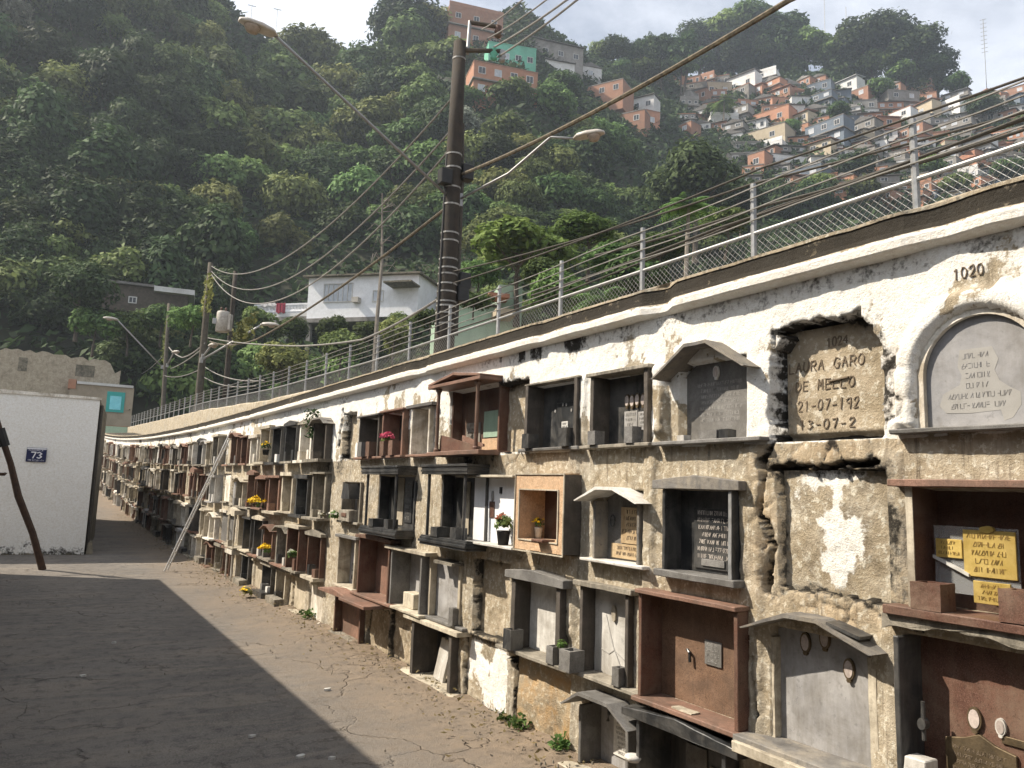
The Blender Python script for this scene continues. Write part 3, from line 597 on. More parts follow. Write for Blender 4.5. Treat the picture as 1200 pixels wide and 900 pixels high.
MB().prism([(-a+.07, h+.031), (a-.07, h+.031), (0, h+.073)], -p+.06, .08).build('tympanum', 'granite_brown', t)
for x in (-w*.42, w*.42): column(t, x, -p+.02, .001, h, .016, 'granite_brown')
MB().box(-a, a, -p-.02, .1, -.035, 0).build('base_slab', 'granite_rose', t, bev=.004)
MB().prism([(-w*.42, .001), (w*.40, .001), (w*.40, .03), (-w*.40, .14)], -p+.045, -p+.065).build('fallen_panel', 'granite_brown', t); MB().prism([(-.02, .03), (w*.40, .03), (w*.40, .05), (-.02, .13)], -p+.09, -p+.105).build('fallen_panel', 'granite_rose', t)
plaque(t, w*.02, w*.3, .12, .33, .099, 'render_green', 0, name='glass_plaque'); plaque(t, w*.0, w*.33, .02, .11, .098, 'speckled_stone', 0); plaque(t, -w*.35, -w*.05, .05, .25, .099, 'slate', 6, 'lettering_dark')
def box_niche(n, label, frame, bk, roof=None, sh=None, p=.05, dep=.12, lidk='flat', lw=1.12, sw=1.15, th=.03, group=None, rz=.06, lth=.03):
    w, h = n['w'], n['h']; t = NT(n, label, group); sides(t, w, h, -p, dep, frame, th); back(t, w, h, dep, bk)
    if roof: lid(t, w*lw, h+.001, -p-.025, dep, roof, lidk, lth, rz)
    if sh: shelf(t, w*sw, -p-.03, dep, sh)
    return t, w, h
n = NK['pale_slab']; t, w, h = box_niche(n, 'narrow niche with greenish tan plaques just behind the brown pavilion', 'old_whitewash', 'slate', 'roof_fibre', 'granite_rose', .05, .12, lw=1.4)
plaque(t, -.16, -.04, .02, .34, .118, 'marble_grey', 0); plaque(t, -.03, .18, .02, .3, .117, 'ochre_plaster', 9, 'lettering_dark')
n = NK['pink_flower']; t, w, h = box_niche(n, 'rose framed niche with a pale gold plaque behind pink flowers', 'granite_rose', 'granite_black', 'granite_rose', 'granite_rose', .06, .12, lth=.02)
plaque(t, -.08, .16, .02, .26, .118, 'cream_stone', 3); vase(t, .1, -.01, 0, .10, .14, 'granite_rose'); vase(t, -.12, -.01, 0, .1, .14, 'granite_brown')
n = NK['dark_pots']; t, w, h = box_niche(n, 'dark open niche with dry stems standing in two grey stone vases', 'wood_grey', 'granite_black', 'roof_fibre', 'granite_rose', .05, .14, lth=.018)
vase(t, -.02, -.01, 0, .12, .15, 'granite_grey'); vase(t, .15, -.01, 0, .10, .15, 'granite_brown')
n = NK['broken_tan']; t = NT(n, 'tan cement panel left in a tall dark broken gap near a plant-draped hood'); raw_panel(t, n, 'tan_plaster', .012, None, 15)
# ---- second row
n = NK['brown_gold']; w, h = n['w'], n['h']; t = NT(n, 'wide brown granite niche holding glossy gold plaques on clear acrylic')
sides(t, w, h, -.05, .14, 'granite_brown', .025); MB().box(-w/2+.002, -w/2+.03, -.056, -.051, 0, h).build('front_edge', 'cream_stone', t)
back(t, w, h, .125, 'granite_brown'); lid(t, w+.10, h, -.09, .14, 'granite_rose', 'flat', .028); shelf(t, w+.16, -.10, .12, 'granite_brown', .035)
b = MB().box(-.245, .06, .055, .060, .06, .31).build('acrylic_sheet', 'acrylic', t)
plaque(t, -.13, .055, .13, .30, .054, 'brass', 5, 'lettering_bronze'); plaque(t, -.235, -.135, .19, .26, .054, 'brass', 3, 'lettering_bronze'); plaque(t, -.10, .03, .035, .115, .054, 'brass', 3, 'lettering_bronze'); plaque(t, .09, .2, .305, .345, .124, 'brass', 1, 'bronze'); MB().oval(-.04, .305, .025, .012, .04, .0538).build('medallion', 'brass', t)
mb = MB(); mb.prism([(-.245, .185), (-.11, .125), (-.11, .137), (-.245, .197)], .04, .0545); mb.build('acrylic_edge', 'paper', t)
vase(t, -w*.34, -.0, 0, .115, .10, 'granite_brown', .10); vase(t, w*.20, -.0, 0, .115, .11, 'granite_brown', .10)
n = NK['white_plaster']; t = NT(n, 'blank bulging plaster panel with peeling limewash and black mould edges'); raw_panel(t, n, 'peeling_plaster', .014, None, 22, bulge=.01)
n = NK['black_text']; w, h = n['w'], n['h']; t = NT(n, 'polished black granite niche with pale lettering and a low pointed grey lid')
sides(t, w, h, -.06, .07, 'granite_black', .022); MB().box(w/2-.021, w/2-.001, -.066, -.061, 0, h).build('front_edge', 'galvanised', t); back(t, w, h, .06, 'granite_black')
lid(t, w*1.24, h+.001, -.08, .07, 'slate', 'low', .045, .028); shelf(t, w*1.14, -.09, .06, 'granite_grey', .035)
o = MB().box(-.12, .16, .049, .059, .02, h*.78).build('plaque', 'granite_black', t, bev=.002); l = MB(); rg = random.Random(8)
for i, (a, b) in enumerate(((-.09, .15), (-.09, .15), (-.085, .14), (-.06, .11), (-.08, .13), (-.09, .14), (-.09, .14))): scribble(l, a, b, h*.70-i*.037, .020, .0485, rg)
l.build('lettering', 'lettering_pale', o); plaque(t, -.06, .10, .035, .07, .0485, 'granite_grey', 0)
n = NK['white_gable']; w, h = n['w'], n['h']; t = NT(n, 'white marble hooded niche with a tan inscribed tablet and ring handle')
sides(t, w, h-.07, -.04, .07, 'slate', .022); back(t, w, h-.07, .06, 'granite_grey', .07); lid(t, w*1.38, h-.06, -.13, .07, 'marble_white', 'gable', .018, .075, .28); shelf(t, w*1.35, -.08, .07, 'marble_white', .018)
plaque(t, -w*.13, w*.40, .10, h-.10, .0585, 'ochre_plaster', 5, 'lettering_dark'); plaque(t, -w*.34, w*.40, .01, .095, .0582, 'ochre_plaster', 2, 'lettering_dark')
mb = MB(); mb.tube([(-w*.3+.022*math.cos(a), .045, h*.55+.035*math.sin(a)) for a in np.linspace(0, 2*math.pi, 14)], .005, 6); mb.build('ring_handle', 'granite_black', t)
n = NK['speckled_box']; w, h = n['w'], n['h']; p = .13; t = NT(n, 'tan speckled stone box niche with pale edges framing a deep square opening')
MB().box(-w/2, -w/2+.06, -p+.004, .08, .001, h-.001).build('side_panel', 'speckled_stone', t); MB().box(w/2-.055, w/2-.002, -p+.004, .08, .001, h-.001).build('side_panel', 'speckled_stone', t); MB().box(w/2-.0015, w/2+.012, -p+.004, .02, .001, h-.001).build('shade_toned_face', 'wood_grey', t)  # dark outer face: shade on the box's side put into its colour
MB().box(-w/2+.061, w/2-.056, -p+.004, .08, h-.105, h-.001).build('lintel', 'speckled_stone', t); MB().box(-w/2+.061, w/2-.056, -p+.004, .08, .001, .07).build('sill', 'speckled_stone', t); back(t, w, h, .081, 'granite_brown')
mb = MB(); e = .008; a, b, c, d = -w/2-.003, w/2+.014, -.012, h+.006
for A, B, C_, D_ in ((a, b, d-e, d), (a, b, c, c+e)): mb.box(A, B, -p-.004, -p+.003, C_, D_)
for A, B in ((a, a+e), (b-e, b)): mb.box(A, B, -p-.004, -p+.003, c+e, d-e)
a, b, c, d = -w/2+.052, w/2-.047, .062, h-.096
for A, B, C_, D_ in ((a, b, d-e, d), (a, b, c, c+e)): mb.box(A, B, -p-.004, -p+.003, C_, D_)
for A, B in ((a, a+e), (b-e, b)): mb.box(A, B, -p-.004, -p+.003, c+e, d-e)
mb.build('pale_edging', 'cream_stone', t); plaque(t, .06, .15, .08, .25, .0795, 'brick', 2); MB().box(.01, .14, -p-.05, -p+.05, .066, .082).build('bracket_shelf', 'granite_brown', t, bev=.003)
n = NK['white_open']; w, h = n['w'], n['h']; t = NT(n, 'plain white panel between thin stone shelves with a potted plant before it')
back(t, w-.01, h, .012, 'white_paint'); lid(t, w*1.32, h+.001, -.11, .02, 'cream_stone', 'flat', .018); shelf(t, w*1.45, -.12, .02, 'marble_white', .02, -.01)
plaque(t, -.07, .0, .18, .30, .0115, 'granite_brown', 0, name='portrait_plaque'); MB().oval(-.03, .34, .014, .04, .0, .0115).build('pendant', 'galvanised', t); MB().box(.075, .1, .0, .0115, .36, .41).build('hook', 'granite_black', t)
for key, lab in (('black_pavilion_a', 'black granite pavilion niche with gold tablet, next to the white panel niche'), ('black_pavilion_b', 'black granite pavilion niche with two columns, above a brown peaked lid')):
    n = NK[key]; w, h = n['w'], n['h']; p = .17; t = NT(n, lab); a = w/2+.03
    back(t, w, h, .1, 'granite_black'); sides(t, w, h, .0, .1, 'granite_black', .03)
    mb = MB(); [mb.box(-a+o_, a-o_, -p-.03+o_, .1, h+.001+i*.02, h+.001+(i+1)*.02-.001) for i, o_ in enumerate((.012, .006, .010, 0))]; mb.build('cap', 'granite_black', t, bev=.002)
    for x in (-w*.42, w*.40): column(t, x, -p+.02, .001, h, .013, 'granite_black', False)
    mb = MB(); [mb.box(-a+o_, a-o_, -p-.02+o_, .1, -.01-(i+1)*.022+.001, -.01-i*.022) for i, o_ in enumerate((.01, 0, .012))]; mb.box(-a+.012, a-.012, -p, .1, -.009, 0); mb.build('base', 'granite_black', t, bev=.002)
    vase(t, -w*.18, -.06, .001, .12, .075, 'granite_black'); vase(t, w*.2, -.06, .001, .10, .085, 'granite_black')
    if key[-1] == 'a': plaque(t, .02, .13, .02, .14, .098, 'brass', 2); plaque(t, -.18, -.06, .02, h*.9, .099, 'tan_plaster', 0); plaque(t, .02, .12, .16, .3, .0985, 'granite_grey', 3)
    else: plaque(t, -.17, -.03, .02, h*.95, .099, 'tan_plaster', 0, name='pale_slab'); plaque(t, .0, .17, .05, h*.9, .0985, 'granite_black', 7, 'lettering_grey')
n = NK['dark_gable']; t, w, h = box_niche(n, 'small niche with a black pointed inner hood and square grey stone base', 'cement', 'slate', None, 'cement', .03, .12)
MB().prism([(-.12, .24), (.16, .24), (.09, .40), (-.03, .40)], -.10, .1).build('hood', 'granite_black', t); MB().box(-.14, .18, -.10, .05, .0, .12).build('base_block', 'cement', t, bev=.004); plaque(t, -.05, .1, .05, .09, -.101, 'granite_brown', 0); plaque(t, .0, .13, .12, .24, .06, 'cream_stone', 0)
# ---- third row
n = NK['brown_bronze']; w, h = n['w'], n['h']; t = NT(n, 'large brown granite front with bronze tablet and portraits under a cement slab')
back(t, w, h, .06, 'granite_brown'); MB().box(-w/2, -w/2+.022, -.09, .06, 0, h).build('post', 'granite_black', t, bev=.003)
mb = MB(); nx = 30; pr_ = [(x, h+.01+.045*max(0, 1-abs(x+.06)/.5)+.006*math.sin(x*37)) for x in np.linspace(-w/2-.05, w/2+.05, nx)]
mb.prism([(x, z) for x, z in pr_]+[(x, z+.05+.006*math.sin(x*51)) for x, z in pr_[::-1]], -.08, .06); mb.build('roof_slab', 'cement', t, jit=.003)
mb = MB(); x0, z0, x1, z1 = -.20, .02, .05, .205; mb.prism([(x0, z0), (x1, z0), (x1, z1), (x1-.07, z1+.015), (-.075, z1+.04), (x0+.07, z1+.015), (x0, z1)], .045, .0595); o = mb.build('plaque', 'bronze', t, bev=.002); l = MB(); rg = random.Random(4)
for i in range(6): scribble(l, x0+.02, x1-.02, .175-i*.026, .013, .0445, rg, True)
l.build('lettering', 'lettering_dark', o); portrait(t, -.09, .295, .026, .042, .059, 'bronze'); portrait(t, .0, .29, .018, .03, .059, 'marble_white'); plaque(t, .0, .15, .235, .262, .0595, 'bronze', 0)
mb = MB(); mb.tube([(-.235, -.03, .19), (-.235, -.03, .33)], .008, 8); mb.oval(-.235, .25, .016, .022, -.045, -.015, 10); mb.build('lamp_holder', 'granite_black', t)
MB().box(-w/2+.03, -w/2+.12, -.10, -.01, 0, .135, .004).build('vase', 'marble_white', t, bev=.004)
n = NK['gable_three']; w, h = n['w'], n['h']; t = NT(n, 'pale grey panel with three oval portraits under a three-sided slate hood')
back(t, w, h-.02, .045, 'marble_grey', .06); lid(t, w*1.32, h, -.12, .05, 'slate', 'gable', .018, .085, .25)
for x, z in ((-.09, h-.05), (.01, h-.015), (.125, h-.12)): portrait(t, x, z, .026, .045, .044, 'bronze')
for x in (-.5, .5): MB().box(w*x-.018, w*x+.018, .002, .05, 0, h*.9).build('side_panel', 'cream_stone', t, jit=.003)
shelf(t, w*1.42, -.14, .05, 'slate', .03); MB().box(-.03, .12, -.12, -.02, h+.078, h+.092).build('loose_tile', 'granite_black', t).rotation_euler = (0, .25, .1)
n = NK['brown_box']; t, w, h = box_niche(n, 'deep brown granite box niche with a small grey plaque on its back', 'granite_brown', 'granite_tan', 'granite_rose', 'granite_rose', .09, .06, lw=1.02, sw=1.06, th=.026, lth=.022)
plaque(t, .0, .115, .22, .34, .0585, 'granite_grey', 4, 'lettering_grey'); mb = MB().tube([(-.12, .045, .27), (-.10, .04, .26), (-.095, .04, .21)], .008, 6); mb.build('hook', 'granite_black', t); MB().box(-.08, .06, -.10, -.04, .0005, .008).build('broken_chip', 'cream_stone', t, jit=.003)
n = NK['cracked_marble']; t, w, h = box_niche(n, 'cracked white marble slab niche between grey uprights, small vases on its ledge', 'wood_grey', 'marble_white', 'cement', 'cement', .04, .06, lw=1.2, sw=1.6, lth=.03)
mb = MB(); mb.stroke([(-.09, .34), (-.02, .17), (.06, .05)], .005, .0565, .0605); mb.stroke([(-.15, .14), (-.06, .12), (-.01, .15), (.08, .11), (.13, .14)], .004, .0565, .0605); mb.build('crack_line', 'lettering_grey', t); MB().oval(-.01, .36, .02, .05, .045, .0595, 9).build('broken_ornament', 'cream_stone', t)
vase(t, w*.37, -.02, 0, .06, .10, 'granite_grey'); vase(t, -w*.52, -.03, 0, .11, .12, 'granite_grey')
n = NK['lintel_dark']; t, w, h = box_niche(n, 'white slab niche in dark grey jambs beneath a low pointed stone lintel', 'wood_grey', 'marble_white', 'granite_grey', 'cement', .07, .06, 'low', lw=1.2, sw=1.5, th=.05, lth=.05, rz=.03)
vase(t, w*.42, -.04, 0, .07, .105, 'granite_grey'); vase(t, -w*.40, -.03, 0, .1, .13, 'granite_black')
n = NK['ochre_recess']; t = NT(n, 'narrow ochre cement panel in a shadowed gap beside the white slab niche'); raw_panel(t, n, 'tan_plaster', .010, None, 31)
n = NK['grey_panel']; t, w, h = box_niche(n, 'flat grey cement panel with faint marks and a projecting ledge below', 'tan_plaster', 'marble_grey', None, 'granite_grey', .02, .04, sw=1.4, th=.04)
MB().box(-.02, w*.52, -.11, .04, h*.93, h*.97).build('roof_slab', 'cement', t, jit=.004); vase(t, w*.42, -.0, 0, .07, .13, 'granite_grey')
n = NK['cream_lid']; t, w, h = box_niche(n, 'grey box niche with gold plaque under a cream slab lid', 'granite_grey', 'marble_grey', 'cream_stone', 'cream_stone', .08, .11, lw=1.35)
plaque(t, -.04, .14, .20, .36, .108, 'brass', 4); MB().box(-.13, .10, -.03, .09, .001, .13).build('base_block', 'cream_stone', t, bev=.004)
n = NK['brown_lid']; t, w, h = box_niche(n, 'rusty brown granite box niche with a grey tablet and peaked brown lid', 'granite_brown', 'granite_rose', 'granite_brown', 'granite_rose', .09, .10, 'low', lw=1.15, sw=1.3, lth=.03, rz=.025)
plaque(t, .02, .15, .15, .36, .118, 'granite_grey', 4, 'lettering_grey')
n = NK['gold_small']; t, w, h = box_niche(n, 'whitish niche with two small gold tablets left of the rusty brown box', 'cream_stone', 'marble_grey', 'granite_grey', 'cream_stone', .04, .1, lw=1.2)
plaque(t, -.0, .13, .06, .25, .098, 'brass', 4); plaque(t, -.16, -.04, .05, .22, .098, 'granite_black', 2, 'lettering_grey')
# ---- bottom row
n = NK['white_step']; t, w, h = box_niche(n, 'low niche whose pale slab juts out beneath the slate-hooded portraits', 'mossy_cement', 'slate', None, None, .03, .12)
MB().box(-w*.62, w*.1, -.16, .05, h-.06, h-.015).build('pale_slab', 'cream_stone', t, bev=.004, jit=.004)
n = NK['black_gable']; t, w, h = box_niche(n, 'black granite niche with broad low-pitched lid in the bottom row', 'granite_black', 'granite_black', 'granite_black', 'granite_grey', .10, .13, 'low', lw=1.3, th=.025, lth=.04, rz=.035)
plaque(t, -.17, -.02, .10, .28, .128, 'granite_grey', 0); plaque(t, .0, .19, .06, .21, .1275, 'slate', 2, 'lettering_grey'); plaque(t, -.13, -.04, .0, .09, .127, 'cream_stone', 0); MB().lathe([(.04, .22), (.048, .235), (.048, .245), (.02, .252)], 14, (-w*.53, -.10, -.05)).build('jar_lid', 'marble_white', t, smooth=True)
n = NK['arched_grey']; w, h = n['w'], n['h']; t = NT(n, 'grey hooded niche at ground level with a pale inscribed tablet')
sides(t, w, h-.06, -.07, .09, 'granite_grey', .025); back(t, w, h-.06, .08, 'marble_grey', .06); lid(t, w*1.36, h-.05, -.15, .09, 'granite_grey', 'gable', .018, .085, .45); plaque(t, -w*.16, w*.30, .07, .27, .078, 'marble_white', 7, 'lettering_grey')
MB().tube([(-.09, .05, .33), (-.085, .045, .29), (-.10, .05, .25)], .010, 6).build('lamp_hook', 'granite_black', t); shelf(t, w*1.25, -.18, .08, 'cream_stone', .05)
n = NK['ochre_panel']; t = NT(n, 'big blank ochre earth-coloured panel at the wall foot with crumbling edges'); raw_panel(t, n, 'ochre_plaster', .016, None, 41, bulge=.02)
n = NK['stained_panel']; t = NT(n, 'pale plaster panel with purplish stains at the wall foot above weeds'); raw_panel(t, n, 'peeling_plaster', .012, None, 43)
n = NK['tilted_slab']; t, w, h = box_niche(n, 'open ground-level niche with a white slab leaning crooked inside', 'wood_grey', 'granite_black', 'cream_stone', 'cream_stone', .07, .16, lw=1.35, sw=1.55, th=.05, lth=.035)
o = MB().box(-.075, .075, -.01, .02, 0, .33).build('leaning_slab', 'marble_white', t, bev=.003); o.location = (-.02, .03, .005); o.rotation_euler = (-.12, .16, .1)
n = NK['eroded']; t = NT(n, 'badly eroded mottled panel at ground level under the cream-lidded niche'); raw_panel(t, n, 'mossy_cement', .022, None, 45)
n = NK['brown_panel']; t = NT(n, 'stained brownish panel at the wall foot shaded by a jutting rose shelf'); raw_panel(t, n, 'cement', .012, None, 46); MB().box(-.36, .33, -.28, .03, n['h']+.055, n['h']+.085).build('roof_slab', 'granite_rose', t, bev=.004)
n = NK['rose_panel']; t, w, h = box_niche(n, 'rose granite front at ground level with dark uprights on both sides', 'granite_brown', 'granite_rose', None, 'cement', .05, .03, sw=1.2)
MB().prism([(-w*.6, h+.05), (w*.6, h+.05), (w*.6, h+.075), (0, h+.115), (-w*.6, h+.075)], -.22, .03).build('roof_slab', 'granite_rose', t, bev=.003)
NEAR = False
# ================================================================== THE REST OF THE WALL: every niche a thing of its own
ROWN = {1: 'top row', 2: 'second row', 3: 'third row', 4: 'bottom row'}
ORD = 'first second third fourth fifth sixth seventh eighth ninth tenth eleventh twelfth thirteenth fourteenth fifteenth sixteenth seventeenth eighteenth nineteenth twentieth'.split()
def ordn(k):
    if k < 20: return ORD[k]
    a, b = divmod(k+1, 10); return ['twenty', 'thirty', 'forty', 'fifty', 'sixty'][a-2]+'-'+ORD[b-1] if b else ['twentieth', 'thirtieth', 'fortieth', 'fiftieth'][a-2]
STY = [('black granite', 'granite_black', 'granite_black', 'granite_black', 3), ('brown granite', 'granite_brown', 'granite_rose', 'granite_rose', 4), ('grey cement', 'cement', 'marble_grey', 'cement', 3), ('cream stone', 'cream_stone', 'tan_plaster', 'cream_stone', 4), ('white marble', 'marble_white', 'marble_white', 'marble_grey', 3), ('dark slate', 'wood_grey', 'granite_black', 'slate', 2), ('rose granite', 'granite_rose', 'granite_brown', 'granite_rose', 2), ('whitewashed', 'old_whitewash', 'tan_plaster', 'old_whitewash', 4)]
FORCE = {(1, 0): (5, 'hood'), (1, 1): (7, 'box'), (1, 2): (0, 'box'), (1, 3): (0, 'box'), (1, 4): (3, 'box'), (1, 5): (7, 'box'), (2, 0): (2, 'box'), (2, 1): (0, 'box'), (2, 2): (3, 'box'), (2, 3): (6, 'box'), (2, 4): (1, 'box'), (2, 5): (1, 'box'), (3, 0): (1, 'box'), (3, 1): (1, 'deep'), (3, 2): (2, 'hood'), (3, 3): (6, 'hood'), (3, 4): (0, 'box'), (4, 0): (7, 'panel'), (4, 1): (2, 'panel'), (4, 2): (3, 'box'), (4, 3): (0, 'box'), (4, 4): (3, 'panel'), (4, 5): (0, 'box')}
rg = random.Random(21)
for n in NICHES:
    if n['key']: continue
    si, kind = FORCE.get((n['row'], n['k']), (rg.choices(range(8), [s[4] for s in STY])[0], rg.choices(['box', 'deep', 'hood', 'panel', 'pavilion'], [5, 3, 3, 2, 1])[0]))
    nm, fr, bk, rf, _ = STY[si]; far = n['y'] > 22; w, h = n['w'], n['h']; p = {'box': .06, 'deep': .13, 'hood': .08, 'panel': .01, 'pavilion': .15}[kind]
    word = {'box': 'box niche', 'deep': 'deep box niche', 'hood': 'hooded niche', 'panel': 'flat panel niche', 'pavilion': 'columned niche'}[kind]
    pos = ordn(n['k'])+' column past the pointed black hood' if n['k'] < 7 else (ordn(n['k']-7)+' column beyond the ladder')
    lab = f"{nm} {word}, {ROWN[n['row']]}, {pos}"
    t = NT(n, lab, 'memorial niches farther along the wall')
    dep = .085; back(t, w, h, dep if kind != 'panel' else .02, rg.choice([bk, bk, 'marble_grey', 'tan_plaster', 'granite_grey', 'old_whitewash']))
    if kind == 'panel': MB().box(-w/2, w/2, .04, .10, 0, h).build('side_panel', fr, t)
    else: sides(t, w, h, -p if kind != 'pavilion' else .0, dep, fr, rg.choice((.025, .035, .05)), 0)
    if kind == 'hood': lid(t, w*1.25, h-.03, -p-.06, dep, rf, 'gable', .018, .07, rg.choice((.25, .5)))
    elif kind == 'pavilion':
        lid(t, w*1.1, h+.001, -p-.03, dep, rf, rg.choice(('flat', 'low')), .07, .05, bev=0)
        for x in (-w*.42, w*.42): column(t, x, -p, .001, h, .014, fr, False)
    elif kind != 'panel' or rg.random() < .5: lid(t, w*rg.uniform(1., 1.25), h+.001, -p-.03, dep if kind != 'panel' else .0, rf if rg.random() < .7 else rg.choice(('cream_stone', 'cement')), rg.choice(('flat', 'flat', 'low')), rg.uniform(.02, .05), .04, bev=0)
    shelf(t, w*rg.uniform(1., 1.3), -p-rg.uniform(.02, .1), 0 if kind == 'panel' else dep, rg.choice((rf, rf, 'cream_stone', 'cement', 'granite_rose')), rg.uniform(.02, .04), bev=0)
    if kind != 'panel' and n['y'] < 34:
        if rg.random() < .8:
            x0 = rg.uniform(-.2, -.0)*w*2; plaque(t, x0, x0+rg.uniform(.12, .2), .04+rg.random()*.12, .25+rg.random()*.13, dep-.002, rg.choice(('brass', 'bronze', 'granite_grey', 'marble_white', 'paper', 'cream_stone', 'ochre_plaster')), 0 if far else 4, rg.choice(('lettering_dark', 'lettering_grey')))
        if rg.random() < .7: vase(t, -w*.3, -p+.07, 0, rg.uniform(.07, .11), rg.uniform(.08, .15), rg.choice((fr, fr, 'granite_grey', 'granite_black')))
        if rg.random() < .6: vase(t, w*.3, -p+.07, 0, rg.uniform(.07, .11), rg.uniform(.08, .15), rg.choice((fr, fr, 'granite_grey', 'marble_white')))
    if n['row'] == 4 and kind == 'box' and rg.random() < .5: MB().box(-w/2, w/2, -p-.12, -p-.005, -.03, rg.uniform(.05, .16)).build('base_block', rg.choice((rf, 'cement', 'granite_black')), t, jit=.004)
# ================================================================== PARAPET, FENCE, LADDER
PX = 4.6
def ptop(y): return np.interp(y, [-6, 12, 13.6, 18.4, 27.2, 40, 52], [3.37, 3.38, 3.41, 3.515, 3.89, 4.24, 4.6])
yp = np.concatenate([np.arange(-4, 12, .5), np.arange(12, 52.5, .25)]); prf = [(-.12, -1.2, 0), (-.12, 0, -.06), (-.10, 0, 0), (.1, 0, 0), (.1, -1.2, 0)]
prf = [(-.12, -1.9), (-.12, -.03), (-.09, 0.), (.09, 0.), (.09, -1.9)]
V = np.array([[PX+a+.01*float(vnoise(y*2, b*3, 0, 5)), y, float(ptop(y))+b+.012*float(vnoise(y*1.3, a, 0, 6))] for y in yp for a, b in prf])
para = thing('parapet_wall', 'low whitewashed parapet carrying the wire fence above the niche wall', 'parapet', (PX, 12, 3.4)); V[:, 0] -= PX; V[:, 1] -= 12; V[:, 2] -= 3.4
me = grid_mesh('parapet', V, len(yp), len(prf), 'wall_plaster', flip=True, smooth=False); nV = len(V); masked(me, np.full(nV, .22), np.full(nV, -.10), np.full(nV, .0)); link('parapet', me, para)
fence = thing('wire_fence', 'galvanised post fence with rail, strand wires and chain mesh along the wall top', 'fence', (PX, 0, 0))
post_y = [2.70+1.312*k for k in range(-2, 38)]
for y in post_y: MB().tube([(0, y, float(ptop(y))-.02), (rnd(-.01, .01), y+rnd(-.015, .015), float(ptop(y))+.68)], .024, 8).build('post', 'galvanised', fence, smooth=False)
yr = np.arange(-1, 51.6, 1.312)
MB().tube([(0, y, float(ptop(y))+.27) for y in yr], .016, 8).build('rail', 'galvanised', fence)
for dz in (.37, .46, .55, .635): MB().tube([(-.03, y, float(ptop(y))+dz+.012*math.sin(y*2.4)) for y in np.arange(-1, 51.6, .656)], .0065, 5).build('strand_wire', 'cable', fence)
mb = MB(); st = .055
for y in np.arange(-1, 30, st):
    for s in (-1, 1): a = float(ptop(y)); mb.tube([(.012*s, y-s*.14, a), (.012*s, y+s*.14, a+.27)], .0018, 3, False)
mb.build('chain_mesh', 'galvanised', fence)
# ladder leaning on the far part of the wall
b = atZ(191, 667, 0); b = np.array([b[0]-.02, b[1]-.5, gz(b[0], b[1])+.02]); q = atX(264, 513, D-.06); tp = np.array([D-.07, q[1]-.6, q[2]+.1]); Lv = tp-b; Lu = Lv/np.linalg.norm(Lv)
rv = np.array([.32, .95, 0]); rv = rv-Lu*(rv@Lu); rv /= np.linalg.norm(rv); rv[2] *= .25; rv /= np.linalg.norm(rv)
lad = thing('ladder', 'tall narrow aluminium ladder leaning diagonally against the niche wall', 'ladder', b)
for s in (-.12, .12): MB().tube([rv*s, rv*s+Lv], .014, 6).build('rail', 'aluminium', lad)
for i in range(12): MB().tube([rv*-.12+Lv*(i+.6)/12.4, rv*.12+Lv*(i+.6)/12.4], .011, 6).build('rung', 'aluminium', lad)
# ================================================================== LEFT SIDE BLOCKS
cA = atZ(98, 652, 0); c0 = np.array([cA[0], cA[1], gz(*cA[:2])])
ztop = atD(117, 466, math.hypot(cA[0]+.0, cA[1]))[2]-.05
blk = thing('white_building', 'small white block of a building with a blue number 73 plate', 'building', (c0[0], c0[1], 0))
W = 5.0; zt = float(ztop); base_z = -.1
mb = MB(); fp = [(-W, -.55), (0, 0), (.36, 3.6), (-W, 3.6)]; nx = 60
front = []; nzs = 44
gx = np.linspace(-W, 0, 110); gzv = np.linspace(-.1, zt, 80); Xx, Zz = np.meshgrid(gx, gzv, indexing='ij'); Yy = .08*(-Xx)+.010*fbm(Xx*2, Zz*2, 4, 91)+.004*fbm(Xx*9, Zz*9, 3, 92)
Yy[-1, :] = 0
me = grid_mesh('front_wall', np.stack([Xx, Yy, Zz], -1).reshape(-1, 3), 110, 80, 'wall_plaster')
st_ = .45*np.clip(1-np.abs(Xx-.0+.86)/.25, 0, 1)*np.clip((2.0-Zz)/1.2, 0, 1)*(Zz < 2.)*(.5+fbm(Xx*9, Zz*1.2, 3, 95))
masked(me, np.full(Xx.size, 1.25), (-.30+.95*sstep(.42, .0, Zz+.25*fbm(Xx*3, Zz*3, 4, 93))+st_+.5*sstep(.3, .6, fbm(Xx*1.6, Zz*1.9, 4, 94))).ravel(), np.zeros(Xx.size)); link('front_wall', me, blk)
MB().add([(0, .002, -.1), (.42, 4.2, -.1), (.46, 10.5, -.1), (-W, 10.5, -.1), (0, .002, zt), (.42, 4.2, zt), (.46, 10.5, zt), (-W, 10.5, zt), (-W, .08*W+.02, -.1), (-W, .08*W+.02, zt)], [(0, 1, 5, 4), (1, 2, 6, 5), (2, 3, 7, 6), (3, 8, 9, 7), (4, 5, 6, 7, 9)]).build('wall', 'mossy_cement', blk)  # side walls dark: shade on the white block's side put into their colour
MB().prism([(-W-.05, zt), (.03, zt), (.03, zt+.05), (-2, zt+.075), (-W-.05, zt+.06)], -.03, 10.55).build('roof_slab', 'old_whitewash', blk)
bpy.context.view_layer.update()
o = [c for c in blk.children if c.name.startswith('roof_slab')][0]
for v in o.data.vertices: v.co.y += -.08*v.co.x if v.co.y < 2 else 0
mb = MB(); rgx = random.Random(4)
for i in range(125): x = -W+i*.04; mb.prism([(x, -.1), (x+.041, -.1), (x+.041, rgx.uniform(.02, .07)), (x+.02, rgx.uniform(.02, .09)), (x, rgx.uniform(.02, .07))], -.08*x-.03-rgx.uniform(0, .006), -.08*x+.05)
